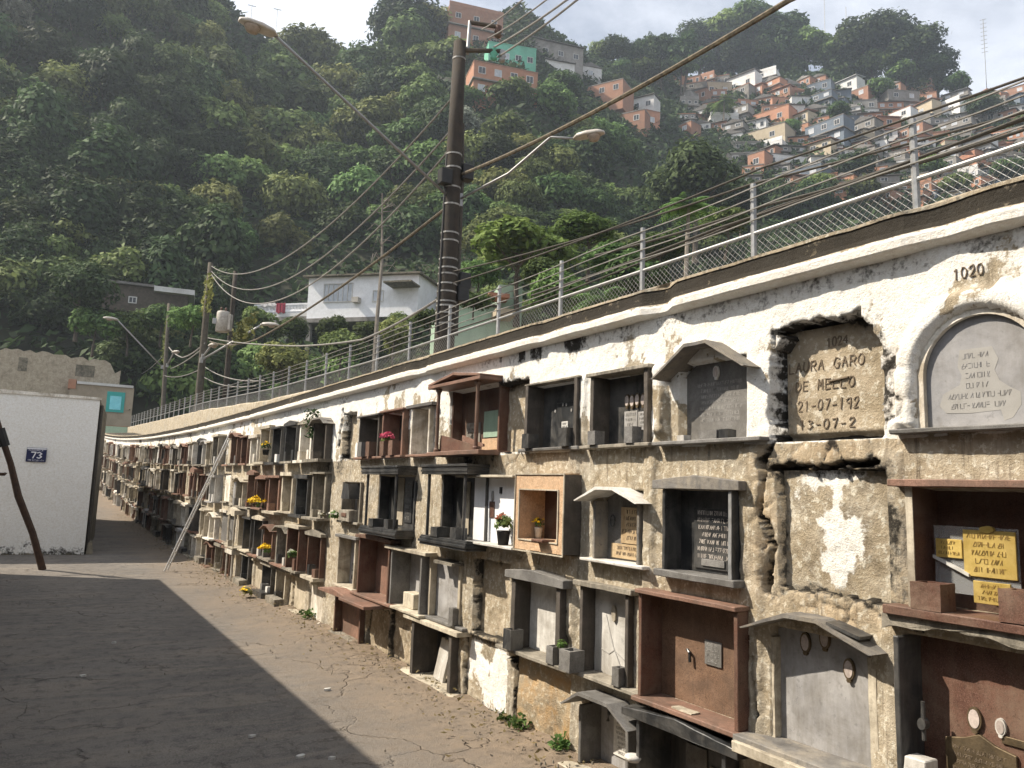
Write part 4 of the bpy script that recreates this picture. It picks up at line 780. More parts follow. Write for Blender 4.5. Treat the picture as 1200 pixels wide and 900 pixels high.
mb.build('mossy_plinth', 'mossy_cement', blk); MB().box(.01, .16, .05, 1.2, -.1, .28, .03).build('corner_block', 'mossy_cement', blk, jit=.02); MB().tube([(.05, .10, .1), (.05, .12, zt-.1)], .035, 8).build('shade_strip', 'cable_dark', blk)  # last tube: added dark strip standing in for the block's shaded side
sp = atD(43, 530, 18.0); fy = c0[1]-.08*(sp[0]-c0[0])-.03
sg = thing('number_plate', 'small dark blue enamel plate reading 73 on the white building', 'sign', (sp[0], fy, sp[2]-.19), -math.atan(.08))
MB().box(-.17, .17, -.004, .012, 0, .28).build('plate', 'enamel_blue', sg, bev=.004); MB().box(-.165, .165, -.0055, -.0042, .245, .275).build('pale_edge', 'lettering_white', sg)
mb = MB()
for ch, x in (('7', -.085), ('3', .015)):
    for st in GL[ch]: mb.stroke([(x+a*.075, .075+b_*.115) for a, b_ in st], .020, -.007, -.003)
mb.build('lettering', 'lettering_white', sg); rgx = random.Random(2); mb = MB(); scribble(mb, -.14, .14, .215, .022, -.005, rgx); scribble(mb, -.14, .14, .02, .026, -.005, rgx); mb.build('small_lettering', 'lettering_white', sg)
# tall block along the left side of the lane, just outside the frame: it throws the shade across the asphalt
tb = thing('niche_block', 'tall plain rendered block shading the lane on its left side', 'building', (-.78, 6, 0))
MB().box(-4.5, 0, -16, 9.35, -.1, 3.12).build('wall', 'render_grey', tb); MB().box(-4.6, .06, -16.1, 9.42, 3.121, 3.26).build('roof_slab', 'mossy_cement', tb)
# propped dark pole at the left edge
a = atZ(50, 668, 0); b = atD(-22, 430, math.hypot(a[0], a[1])-.1); k = atD(2, 512, math.hypot(a[0], a[1])-.08)
pr_ = thing('prop_pole', 'crooked dark wooden pole propped at a slant before the white building', 'pole', a)
pts = [np.array([0, 0, 0]), (k-a)*.28+[.02, 0, 0], (k-a)*.55+[-.03, 0, .02], (k-a)*.8+[.01, 0, 0], k-a, b-a]
MB().tube(pts, [.06, .055, .058, .05, .048, .045], 9).build('shaft', 'bamboo', pr_)
MB().tube([(k-a)*.93, (k-a)*1.06], [.085, .085], 9).build('black_wrap', 'plastic_black', pr_); q = (k-a)*.72; MB().tube([q+[-.4, 0, 0], q+[-.12, 0, .0], q+[-.11, 0, .03]], .03, 6).build('side_stub', 'bamboo', pr_)
# ================================================================== LEAVES, FLOWERS
def blob_leaves(n, rx, rz, size, rng, c=(0, 0, 0), up=.3):
    d = rng.normal(size=(n, 3)); d /= np.linalg.norm(d, axis=1, keepdims=True); d[:, 2] = np.where(d[:, 2] < -.4, -d[:, 2], d[:, 2])
    P = d*np.array([rx, rx, rz])*rng.uniform(.35, 1.05, n)[:, None]+c; return leaf_quads(P, d+[0, 0, up], np.full(n, size), rng)
def flowers(label, loc, r, petal, leaf='leaf_mid', pot=None, ph=.1, pr2=.05, nf=70, nl=60, kind='flower_bouquet', cat='flowers'):
    t = thing(kind, label, cat, loc); z = 0
    rng = np.random.default_rng(int(abs(loc[1])*1000) % 9973)
    if pot: MB().lathe([(pr2*.75, 0), (pr2, ph*.92), (pr2*1.08, ph), (pr2*.9, ph), (pr2*.85, ph*.85)], 14).build('pot', pot, t, smooth=True); z = ph
    if nl: link('foliage', quads_mesh('foliage', blob_leaves(nl, r*.9, r*.8, r*.30, rng, (0, 0, z+r*.55)), leaf, rng.uniform(0, 1, nl)), t)
    if petal:
        mb = MB(); n = max(6, nf//5)
        for i in range(n):
            d = rng.normal(size=3); d /= np.linalg.norm(d); d[2] = abs(d[2])*.8+.2; d[0] = -abs(d[0]) if i % 3 else d[0]; c = d*np.array([r, r, r*.8])*rng.uniform(.6, 1.)+[0, 0, z+r*.6]; s = r*.26
            for k in range(6):
                an = k*math.pi/3+i; u = np.array([math.cos(an), math.sin(an), .25]); u = u if k else np.array([0, 0, 1.]); v2 = np.cross(u, d+.01); v2 /= np.linalg.norm(v2)+1e-9
                mb.add([c, c+u*s*.6+v2*s*.4, c+u*s, c+u*s*.6-v2*s*.4], [(0, 1, 2, 3)])
        mb.build('blossom', petal, t)
    return t
def fl(px, py, off, zrow): p = atX(px, py, D-off); return (p[0], p[1], zrow+float(rise(p[1])))
flowers('potted plant with rusty blooms in a black pot before the white panel', fl(590, 625, .06, 1.2105), .085, 'flower_rust', 'leaf_mid', 'plastic_black', .10, .05, 40, 130, 'potted_plant', 'plant')
flowers('small yellow flowers in a white cup inside the speckled stone box', fl(631, 622, .0, 1.281), .045, 'flower_yellow', 'leaf_mid', 'marble_white', .075, .028, 70, 40, 'potted_flower')
flowers('magenta pink flowers in a rose stone vase in the top row', fl(455, 505, .06, 2.0), .085, 'flower_pink', 'leaf_mid', None, nf=160, nl=20)
flowers('yellow flowers low in a black niche of the top row', fl(311, 534, .10, 1.99), .085, 'flower_yellow', 'leaf_dark', 'plastic_black', .08, .05)
flowers('large yellow bouquet on a pillar in the second row', fl(301, 597, .16, 1.20), .13, 'flower_yellow', 'leaf_mid', None, nf=220, nl=20)
flowers('yellow bouquet set inside a third row niche beside a cream stone', fl(312, 646, .12, .60), .11, 'flower_yellow', 'leaf_mid', None, nf=200, nl=15)
flowers('cream and yellow flowers with leaves beside a third row box', fl(345, 634, .12, .66), .09, 'flower_white', 'leaf_mid', None, nf=70, nl=70)
flowers('pale yellow flower tuft on the ground at the wall foot', fl(290, 685, .32, .03), .10, 'flower_yellow', 'leaf_dry', None, nf=60, nl=60)
flowers('white flower ball with greenery on a second row ledge', fl(392, 607, .10, 1.215), .075, 'flower_white', 'leaf_mid', None, nf=60, nl=80)
flowers('small green sprig growing from a grey vase on the ledge', fl(658, 752, .10, .64), .045, None, 'leaf_bright', None, nl=60, kind='potted_plant', cat='plant')
flowers('two white chrysanthemums beside dry leaves in a second row niche', fl(378, 601, .10, 1.215), .05, 'flower_white', 'leaf_dry', None, nf=40, nl=30)
def draped(label, loc, w, h, n, leaf='leaf_mid', seed=1, size=.03):
    t = thing('creeper_plant', label, 'plant', loc); rng = np.random.default_rng(seed)
    P = np.stack([rng.normal(0, .05, n), rng.normal(0, w/2.5, n), rng.uniform(-h/2, h/2, n)], 1); P[:, 1] *= .5+.5*np.abs(np.sin(P[:, 2]*30)); link('foliage', quads_mesh('foliage', leaf_quads(P, rng.normal(size=(n, 3))+[-1, 0, .5], np.full(n, size), rng), leaf, rng.uniform(0, 1, n)), t)
    MB().tube([(0, 0, -h/2), (.01, .02, 0), (0, 0, h/2)], .006, 5).build('stem', 'bark', t); return t
draped('dark creeper hanging beside the black hood in the top row', atX(366, 496, D-.08), .12, .36, 160, 'leaf_dark', 4)
for (px, py, rr, lab) in ((608, 852, .05, 'tuft of green weeds at the foot of the stained panel'), (590, 840, .035, 'little weed sprig left of the stained panel foot'), (655, 872, .05, 'small dark weed at the foot of the ochre panel'), (361, 725, .06, 'straggly weeds by the wall foot near a grey front')):
    p = atX(px, py, D-.05); t = thing('weed_plant', lab, 'plant', (p[0], p[1], .04)); rng = np.random.default_rng(int(px)); n = 90
    d = rng.normal(size=(n, 3)); d[:, 2] = np.abs(d[:, 2]); link('foliage', quads_mesh('foliage', leaf_quads(d*rr*.6, np.cross(d, rng.normal(size=(n, 3))), np.full(n, rr*.45), rng), 'leaf_mid', rng.uniform(0, 1, n)), t)
# litter: dry leaves, grit and crumbs along the wall foot and on the asphalt
rng = np.random.default_rng(77); n = 2600; y = rng.uniform(2.5, 30, n); x = D-.06-np.abs(rng.normal(0, .26, n)); z = rise(y)+.05*np.clip((x-2.35)/.55, 0, 1)+.035; P = np.stack([x, y, z], 1)
q = leaf_quads(P, rng.normal(size=(n, 3))*.35+[0, 0, 1], rng.uniform(.006, .022, n), rng); lit = link('dry_leaf_litter', quads_mesh('dry_leaf_litter', q, 'leaf_dry', rng.uniform(0, 1, n))); tag(lit, 'dry leaves and crumbs scattered along the foot of the wall', 'litter', kind='stuff')
mb = MB(); rg = random.Random(9)
for i in range(420):
    y = rg.uniform(2.5, 26); x = D-.05-abs(rg.gauss(0, .22)) if i < 280 else rg.uniform(-.6, 2.7); s = rg.uniform(.0015, .006) if i < 280 else rg.uniform(.0015, .004); z = float(rise(y))+.05*max(0, min(1, (x-2.35)/.55))+.02
    mb.box(x-s, x+s*rg.uniform(.5, 1.4), y-s, y+s, z-.01, z+s*1.2, s*.3)
gr = mb.build('grit_gravel', 'cement'); tag(gr, 'pale grit and pebbles strewn over the asphalt lane', 'gravel', kind='stuff')
for i, (px, py) in enumerate(((134, 754), (295, 864), (352, 888), (384, 809), (97, 793), (390, 890))):
    p = atZ(px, py, 0); w = rnd(.018, .034); MB_ = MB(); pts = [(w*math.cos(k*1.05)*rnd(.6, 1.2), w*.5*math.sin(k*1.05)*rnd(.6, 1.2)) for k in range(6)]
    MB_.add([(a_, b_, .001+rnd(0, .005)) for a_, b_ in pts]+[(a_, b_, -.012) for a_, b_ in pts], [tuple(range(6))]+[(k, k+6, (k+1) % 6+6, (k+1) % 6) for k in range(6)])
    o = MB_.build('paper_scrap', 'paper', None, (p[0], p[1], gz(p[0], p[1])+.012)); tag(o, 'small pale scrap of paper lying on the asphalt lane', 'scrap', 'paper scraps on the asphalt')
# ================================================================== HILL
def ip(th, *tab): return np.interp(th, tab[::2], tab[1::2])
def terr(x, y):
    x = np.asarray(x, float); y = np.asarray(y, float); r = np.hypot(x, y); th = np.degrees(np.arctan2(x, y))
    r0 = ip(th, -60, 60, -10, 57, 0, 55, 12, 52, 20, 50, 31, 42, 40, 48, 50, 60, 65, 70, 100, 80)
    rc = ip(th, -60, 140, 0, 132, 20, 140, 31, 152, 45, 190, 60, 205, 100, 210)
    hc = ip(th, -60, 80, -6, 88, 4, 90, 12, 80, 17, 78, 24, 89, 31, 101, 38, 104, 45, 106, 54, 108, 60, 101, 66, 96, 100, 90)
    t = (r-r0)/(rc-r0); f = np.where(t < 0, 0, np.where(t < 1, t*(.86+.14*np.clip(t, 0, 1)), 1-.25*(t-1)))
    base = np.where(r < 30, 2.9, 2.9-.0*r)
    bump_ = fbm(x/26., y/26., 3, 101)*5*np.clip(t*4, 0, 1)
    z = base+(hc-base)*f+bump_
    return np.where((x < 3.8) & (y < 51), -2., z)
def hit(px, py, r0=9., r1=420.):
    d = ray(px, py); hh = math.hypot(d[0], d[1]); r = np.concatenate([np.arange(r0, 60, .4), np.arange(60, r1, .8)]); P = CAM+d*(r/hh)[:, None]
    k = np.nonzero((P[:, 2] <= terr(P[:, 0], P[:, 1])) & ((P[:, 0] > 5.5) | (P[:, 1] > 54)))[0]
    return P[k[0]] if len(k) else None
ra = np.concatenate([np.arange(8, 60, 1.), np.arange(60, 230, 2.), np.arange(230, 600, 20)]); ta = np.radians(np.concatenate([np.arange(-60, -6, 2.), np.arange(-6, 72, .6), np.arange(72, 130, 3)]))
Rr, Tt = np.meshgrid(ra, ta, indexing='ij'); X = Rr*np.sin(Tt); Y = Rr*np.cos(Tt); Zt = terr(X, Y)
Zt = np.where((X < 4.9), np.where(Y > 53, Zt-1.3*np.clip(1-(Y-53)/6, 0, 1), -2.), Zt)
structure(link('hill', grid_mesh('hill', np.stack([X, Y, Zt], -1).reshape(-1, 3), len(ra), len(ta), 'hill_soil', flip=True)))
# ------------------------------------------------------------------ tree prototypes
def limbs(rng, H, r0, spread, n=4, lean=.06):
    mb = MB(); top = np.array([rng.normal()*lean*H, rng.normal()*lean*H, H]); mid = top*.5+[rng.normal()*.03*H, rng.normal()*.03*H, 0]
    mb.tube([(0, 0, -1.2), (0, 0, 0), mid, top], [r0*1.35, r0, r0*.75, r0*.35], 7)
    for i in range(n):
        a = rng.uniform(0, 6.28); z = rng.uniform(.45, .8); p = mid+(top-mid)*max(0, (z-.5)*2) if z > .5 else mid*z*2; L = spread*rng.uniform(.6, 1.)
        mb.tube([p, p+[math.cos(a)*L*.5, math.sin(a)*L*.5, L*.35], p+[math.cos(a)*L, math.sin(a)*L, L*.85]], [r0*.45, r0*.28, r0*.1], 5)
    return mb
def crown(rng, n, Rr_, zc, zr, lobes, leaf, mat, droop=0., hollow=.55):
    d = rng.normal(size=(lobes, 3)); d /= np.linalg.norm(d, axis=1, keepdims=True); d[:, 2] = np.abs(d[:, 2])*1.1-.42; c = d*np.array([Rr_*.62, Rr_*.62, zr*.62])*rng.uniform(.55, 1.15, lobes)[:, None]+[0, 0, zc]
    lr = Rr_*rng.uniform(.22, .46, lobes); k = rng.choice(lobes, n, p=lr**2/np.sum(lr**2)); q = rng.normal(size=(n, 3)); q /= np.linalg.norm(q, axis=1, keepdims=True); q[:, 2] = np.where((q[:, 2] < -.2) & (rng.random(n) < .6), -q[:, 2], q[:, 2])
    rad = lr[k]*(hollow+(1.08-hollow)*rng.random(n)**.6); sub = .16*np.sin(q[:, 0]*7+k)*np.sin(q[:, 1]*6+k*2)*np.sin(q[:, 2]*5+k)
    P = c[k]+q*(rad*(1+sub*1.6))[:, None]*[1, 1, .82*zr/Rr_+.18]; P[:, 2] -= droop*np.abs(q[:, 2] < 0)*rng.random(n)*Rr_*.4
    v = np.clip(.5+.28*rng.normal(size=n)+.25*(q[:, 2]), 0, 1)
    return quads_mesh('crown', leaf_quads(P, q+[0, 0, .45]+rng.normal(size=(n, 3))*.35, np.full(n, leaf)*rng.uniform(.6, 1.3, n), rng, .3), mat, v)
def proto(kind, seed):
    rng = np.random.default_rng(seed)
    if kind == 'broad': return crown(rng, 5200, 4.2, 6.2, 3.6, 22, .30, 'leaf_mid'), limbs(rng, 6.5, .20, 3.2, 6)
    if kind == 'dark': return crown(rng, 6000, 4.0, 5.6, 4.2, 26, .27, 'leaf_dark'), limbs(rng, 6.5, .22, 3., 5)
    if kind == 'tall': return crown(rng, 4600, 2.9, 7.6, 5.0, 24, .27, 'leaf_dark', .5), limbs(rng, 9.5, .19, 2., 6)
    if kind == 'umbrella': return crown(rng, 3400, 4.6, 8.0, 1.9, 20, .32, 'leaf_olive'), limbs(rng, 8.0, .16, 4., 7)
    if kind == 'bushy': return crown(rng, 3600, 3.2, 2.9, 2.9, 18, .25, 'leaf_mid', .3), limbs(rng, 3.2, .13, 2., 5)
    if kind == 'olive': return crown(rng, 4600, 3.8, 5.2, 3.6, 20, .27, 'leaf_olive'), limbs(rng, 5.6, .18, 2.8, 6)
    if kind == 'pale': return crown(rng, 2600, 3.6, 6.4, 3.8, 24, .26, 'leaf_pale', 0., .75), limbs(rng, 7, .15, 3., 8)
PK = {}
for i, k in enumerate(('broad', 'broad', 'dark', 'dark', 'tall', 'tall', 'umbrella', 'bushy', 'bushy', 'olive', 'olive', 'pale')):
    cm, lb = proto(k, 200+i); tm = bpy.data.meshes.new('trunk'); tm.from_pydata(lb.v, [], lb.f); tm.materials.append(MAT['bark' if k != 'pale' else 'pale_bark'])
    PK.setdefault(k, []).append((cm, tm))
HGT = {'broad': 6.2, 'dark': 5.6, 'tall': 7.6, 'umbrella': 8., 'bushy': 2.9, 'olive': 5.2, 'pale': 6.4}; RAD = {'broad': 4.2, 'dark': 4., 'tall': 2.9, 'umbrella': 4.6, 'bushy': 3.2, 'olive': 3.8, 'pale': 3.6}
def tree(kind, loc, s, label, group=None, sz=1., name='tree', rz=None):
    t = thing(name, label, 'tree', loc, rnd(0, 6.28) if rz is None else rz, group); cm, tm = random.choice(PK[kind])
    c = link('crown', cm, t); c.scale = (s, s, s*sz); k = link('trunk', tm, t); k.scale = (s, s, s*sz); return t
def tree_px(kind, px, py, wpx, label, group=None, r=None, sz=1., sink=.0):
    """crown centred on that pixel, wpx wide; stands on the hill where its foot falls"""
    P = hit(px, py) if r is None else atD(px, py, r)
    if P is None: return None
    w = wpx*depth(P)/F; s = w/2/(RAD[kind]*1.02); z = float(terr(P[0], P[1]))
    if r is None:
        return tree(kind, (P[0], P[1], z-s*sz*HGT[kind]*.8), s, label, group, sz)
    return tree(kind, (P[0], P[1], P[2]-s*sz*HGT[kind]), s, label, group, sz)
TL = {'broad': 'mid green broad tree massed with others on the steep jungle hillside', 'dark': 'dark dense tree massed with others on the steep jungle hillside', 'tall': 'dark tall narrow tree among the massed hillside jungle', 'umbrella': 'flat-topped olive tree rising among the massed hillside jungle',
      'bushy': 'low rounded green tree filling a gap in the hillside jungle', 'olive': 'olive green tree massed with others on the steep jungle hillside', 'pale': 'pale leaved open tree among the dark hillside jungle'}
FAV = [(512, 12), (600, 25), (690, 60), (760, 70), (800, 75), (870, 70), (960, 80), (1060, 95), (1130, 75), (1200, 65), (1200, 250), (1050, 240), (880, 215), (855, 160), (800, 150), (730, 165), (600, 118), (525, 120)]
def inpoly(x, y, P):
    c = False; j = len(P)-1
    for i in range(len(P)):
        (a, b), (d, e) = P[i], P[j]
        if (b > y) != (e > y) and x < (d-a)*(y-b)/(e-b)+a: c = not c
        j = i
    return c
pts = []; rg = random.Random(5)
for _ in range(9000):
    x = rg.uniform(-40, 1230); y = rg.uniform(-60, 470)
    if x > 560 and y > 395-.33*(x-560): continue
    if 245 < x < 450 and y < 78+12*math.sin(x*.05): continue
    if inpoly(x, y, FAV) or (255 < x < 560 and 300 < y < 450) or (x < 145 and 385 < y < 480) or (x > 640 and 150 < y < 270 and 740 < x < 900): continue
    dmin = 28+10*math.sin(x*.011+1)*math.sin(y*.017)
    if all((x-a)**2+(y-b)**2 > dmin*dmin for a, b in pts): pts.append((x, y))
pts.sort(key=lambda p: p[1]); nt_ = 0
for x, y in pts:
    P = hit(x, y)
    if P is None or nt_ > 296: continue
    if x < 560: lit_ = x > 240 and y < 270 or y < 70; w = {'broad': 5 if lit_ else 2, 'dark': 1.5 if lit_ else 5, 'tall': .8 if lit_ else 1.8, 'umbrella': .9, 'bushy': 1., 'olive': 3.5 if lit_ else .7, 'pale': .35 if x < 250 else .12}  # lit zone gets lighter-leaved kinds: hillside light put into leaf colour
    else: w = {'broad': 3, 'dark': 2.5, 'tall': .8, 'umbrella': .5, 'bushy': 2., 'olive': 2.4, 'pale': .1}
    k = rg.choices(list(w), list(w.values()))[0]; wp = rg.uniform(58, 105) if x < 560 else rg.uniform(46, 80)
    if y < 60 and x < 560: wp *= .8
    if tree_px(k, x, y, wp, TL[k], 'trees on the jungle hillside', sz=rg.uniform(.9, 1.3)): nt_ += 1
print('hill trees', nt_)
# trees one can single out
tree_px('pale', 62, 110, 78, 'silvery leaved tree standing out pale high in the dark left jungle', r=105)
tree_px('pale', 215, 22, 95, 'airy pale tree against the bright sky at the hilltop', r=128)
tree_px('olive', 30, 240, 90, 'sunlit yellowish tree low at the left edge of the jungle', r=80)
tree_px('dark', 478, 38, 112, 'big dark dome-shaped tree on the crest left of the brick block', r=140)
tree_px('dark', 815, 212, 120, 'large dark round tree standing before the lower hillside houses', r=78)
tree_px('dark', 868, 230, 60, 'dark tree half hidden behind the large round dark tree', r=86)
tree_px('broad', 608, 288, 140, 'bright green leafy tree just behind the street pole', r=30, sz=.8)
tree_px('broad', 690, 272, 92, 'bright green bushy tree right of the leafy street tree', r=33, sz=.75)
tree_px('olive', 462, 395, 60, 'yellowish shrubby tree below the white stilt house', r=48)
tree_px('bushy', 745, 330, 90, 'dark tangled shrub behind the fence right of the pole', r=26)
tree_px('bushy', 655, 345, 80, 'leafy roadside shrub behind the fence posts', r=24)
for px, py, w_, r_, lab in ((722, 305, 84, 28, 'leafy dark green tree above the fence left of the palm'), (775, 292, 84, 34, 'dense green tree behind the fence under the palm'), (640, 322, 66, 27, 'low leafy tree between two fence posts right of the pole'), (555, 352, 50, 26, 'dark bush pressed against the foot of the tall pole'), (850, 262, 70, 40, 'hedge-like green tree above the fence rail'), (505, 372, 46, 30, 'small yellowish bush left of the foot of the tall pole')): tree_px('bushy' if w_ < 70 else 'broad', px, py, w_, lab, r=r_, sz=.75)
for px, py, w_, lab in ((300, 372, 46, 'low bush on the slope under the white terrace'), (345, 385, 50, 'round bush in front of the terrace stilts'), (388, 384, 44, 'small bush against the white house stilts'), (432, 388, 46, 'yellow green bush below the end of the white house'), (470, 378, 40, 'bush beside the pale green step by the white house')): tree_px('bushy', px, py, w_, lab, r=54)
tree_px('bushy', 560, 320, 60, 'dense roadside shrub close behind the street pole', r=34)
tree_px('olive', 330, 425, 70, 'scrubby tree below the balcony slope beside the second pole', r=47)
tree_px('bushy', 226, 372, 56, 'vine covered shrub tree beside the grey transformer pole', r=42)
for px, py, w_, lab in ((112, 378, 66, 'dark shrub at the left end of the dim reddish house'), (152, 380, 60, 'dark shrub before the middle of the dim reddish house'), (190, 372, 58, 'shrub under the pale eave of the dim house'), (95, 335, 80, 'dark tree left of the dim reddish house')): tree_px('bushy' if w_ < 80 else 'dark', px, py, w_, lab, r=58)
tree_px('bushy', 400, 405, 60, 'small scrub tree under the stilts of the white house', r=50)
for o_ in bpy.data.objects:
    if 'bright green' in o_.get('label', ''):
        for c_ in o_.children:
            if c_.name.startswith('crown'): c_.data = c_.data.copy(); c_.data.materials[0] = MAT['leaf_bright']
for px, py, w in ((842, 38, 74), (880, 30, 80), (915, 42, 70), (948, 55, 66), (975, 62, 62), (1005, 52, 76), (1040, 45, 84), (1072, 58, 72), (1098, 78, 56), (1020, 78, 64), (1060, 88, 60), (985, 85, 56), (900, 62, 58), (860, 58, 60), (820, 45, 58), (930, 78, 48), (1120, 98, 40), (1085, 98, 44), (800, 60, 50), (770, 58, 44), (722, 60, 48), (705, 62, 40), (750, 62, 34), (700, 84, 44), (725, 84, 44), (750, 82, 44), (775, 80, 44), (798, 78, 44), (825, 72, 50), (855, 78, 50), (885, 82, 50)):
    tree_px(random.choice(('dark', 'dark', 'tall', 'broad')), px, py, w, 'hazy dark tree of the grove crowning the far ridge', 'trees of the ridge grove', r=205 if px > 800 else 172, sz=.95)
for px, py, w, lab in ((1030, 105, 40, 'round tree beside the pale houses under the ridge grove'), (1150, 125, 46, 'dark tree before the big grey block at the right'), (1005, 195, 50, 'dark round tree low among the hillside houses'), (1090, 195, 40, 'small tree beside the lower right hillside houses'), (925, 150, 30, 'little tree between the middle hillside houses'), (840, 130, 36, 'leafy tree at the left edge of the upper houses'), (985, 130, 34, 'tree in front of the bluish roofed house'), (720, 100, 36, 'dark tree beside the white gabled hillside house'), (660, 105, 60, 'dry olive bush below the mint green building'), (1180, 200, 46, 'scrubby tree above the cornice at the far right'), (960, 220, 50, 'shrubby tree just above the fence wires'), (1120, 215, 44, 'bushy tree below the lower right houses')):
    P = hit(px, py+w*.4)
    if P is not None: tree_px('dark' if 'dark' in lab else 'broad', px, py, w, lab, r=float(np.hypot(P[0], P[1]))-1)
# palms
def palm(label, loc, H, L, seed):
    t = thing('palm_tree', label, 'palm', loc); rng = np.random.default_rng(seed); MB().tube([(0, 0, -1), (.1, 0, H*.5), (.25, .1, H)], [.04*L+.03, .035*L+.03, .03*L+.02], 7).build('trunk', 'pale_bark', t); qs = []
    for i in range(22):
        a = i*2.4; el = rng.uniform(-.2, 1.2); pr__ = None
        for k in range(16):
            s_ = k/15; p = np.array([.25, .1, H])+np.array([math.cos(a)*math.cos(el*(1-s_*.2)), math.sin(a)*math.cos(el*(1-s_*.2)), math.sin(el)])*L*s_+[0, 0, -1.1*L*s_*s_*.6]
            for sd in (-1, 1):
                o_ = np.array([-math.sin(a)*sd, math.cos(a)*sd, -.5])*L*.26*math.sin(math.pi*(.1+.85*s_)); w_ = np.array([math.cos(a), math.sin(a), -.3])*L*.035; qs.append([p-w_, p+o_, p+o_*1.02+w_*.3, p+w_])
    link('crown', quads_mesh('crown', np.array(qs), 'leaf_mid', rng.uniform(0, 1, len(qs))), t)
for px, py, r, L, lab in ((803, 240, 24, 1.1, 'palm with drooping fronds just above the fence wires'), (848, 118, 160, 3.2, 'palm among the upper hillside houses'), (700, 350, 17, .9, 'young palm fronds poking up behind the fence mesh')):
    P = atD(px, py, r); palm(lab, (P[0], P[1], P[2]-(3.5 if r > 30 else 2.2 if r > 20 else .8)), 3.5 if r > 30 else 2.2 if r > 20 else .8, L, int(px))
# dead pale tree left of the pole
a = atD(442, 372, 46); bt = thing('bare_tree', 'bare grey leafless tree rising left of the tall street pole', 'tree', a); h = atD(440, 225, 46)[2]-a[2]; mb = MB()
mb.tube([(0, 0, -4), (0, 0, 0), (.1, 0, h*.45), (-.1, .1, h)], [.16, .12, .09, .03], 7); mb.build('trunk', 'pale_bark', bt); mb = MB(); rg = random.Random(3)
for i in range(16): z = h*rg.uniform(.3, .98); a_ = rg.choice((-1, 1))*rg.uniform(.3, 1.6); mb.tube([(0, 0, z), (a_*.6, rg.uniform(-.4, .4), z+rg.uniform(-.1, .5)), (a_, rg.uniform(-.6, .6), z+rg.uniform(-.5, .7))], [.04, .025, .01], 5)
mb.build('branches', 'pale_bark', bt)
# undergrowth covering the whole slope
rng = np.random.default_rng(12); qs = []; att = []
th = np.radians(rng.uniform(-8, 70, 120000)); r = rng.uniform(0, 1, 120000)**.8*170+44; x = r*np.sin(th); y = r*np.cos(th); ok = ~((x < 6.5) & (y < 56)); x, y, r = x[ok], y[ok], r[ok]
z = terr(x, y)+rng.uniform(-.2, 1.6, len(x)); P = np.stack([x, y, z], 1); sz_ = .25+r/230*.55
ug = link('undergrowth', quads_mesh('undergrowth', leaf_quads(P, rng.normal(size=(len(P), 3))*.6+[-.3, -.5, .8], sz_*rng.uniform(.6, 1.5, len(P)), rng), 'leaf_dark', rng.uniform(0, 1, len(P)))); tag(ug, 'dark green undergrowth covering the slope between the trees', 'undergrowth', kind='stuff')
rng = np.random.default_rng(14); n = 22000; th = np.radians(rng.uniform(8, 62, n)); X_ = rng.uniform(6.2, 60, n); Yy = X_/np.tan(th); ok = (Yy < 70) & (np.hypot(X_, Yy) > 15); X_, Yy = X_[ok], Yy[ok]; P = np.stack([X_, Yy, terr(X_, Yy)+rng.uniform(0, 1., len(X_))*rng.uniform(0, 1., len(X_))*1.6], 1)
ug = link('roadside_weeds', quads_mesh('roadside_weeds', leaf_quads(P, rng.normal(size=(len(P), 3))+[0, 0, .6], np.full(len(P), .16)*rng.uniform(.6, 1.5, len(P)), rng), 'leaf_mid', rng.uniform(0, 1, len(P)))); tag(ug, 'mixed green weeds and grass along the street beyond the fence', 'weeds', kind='stuff')
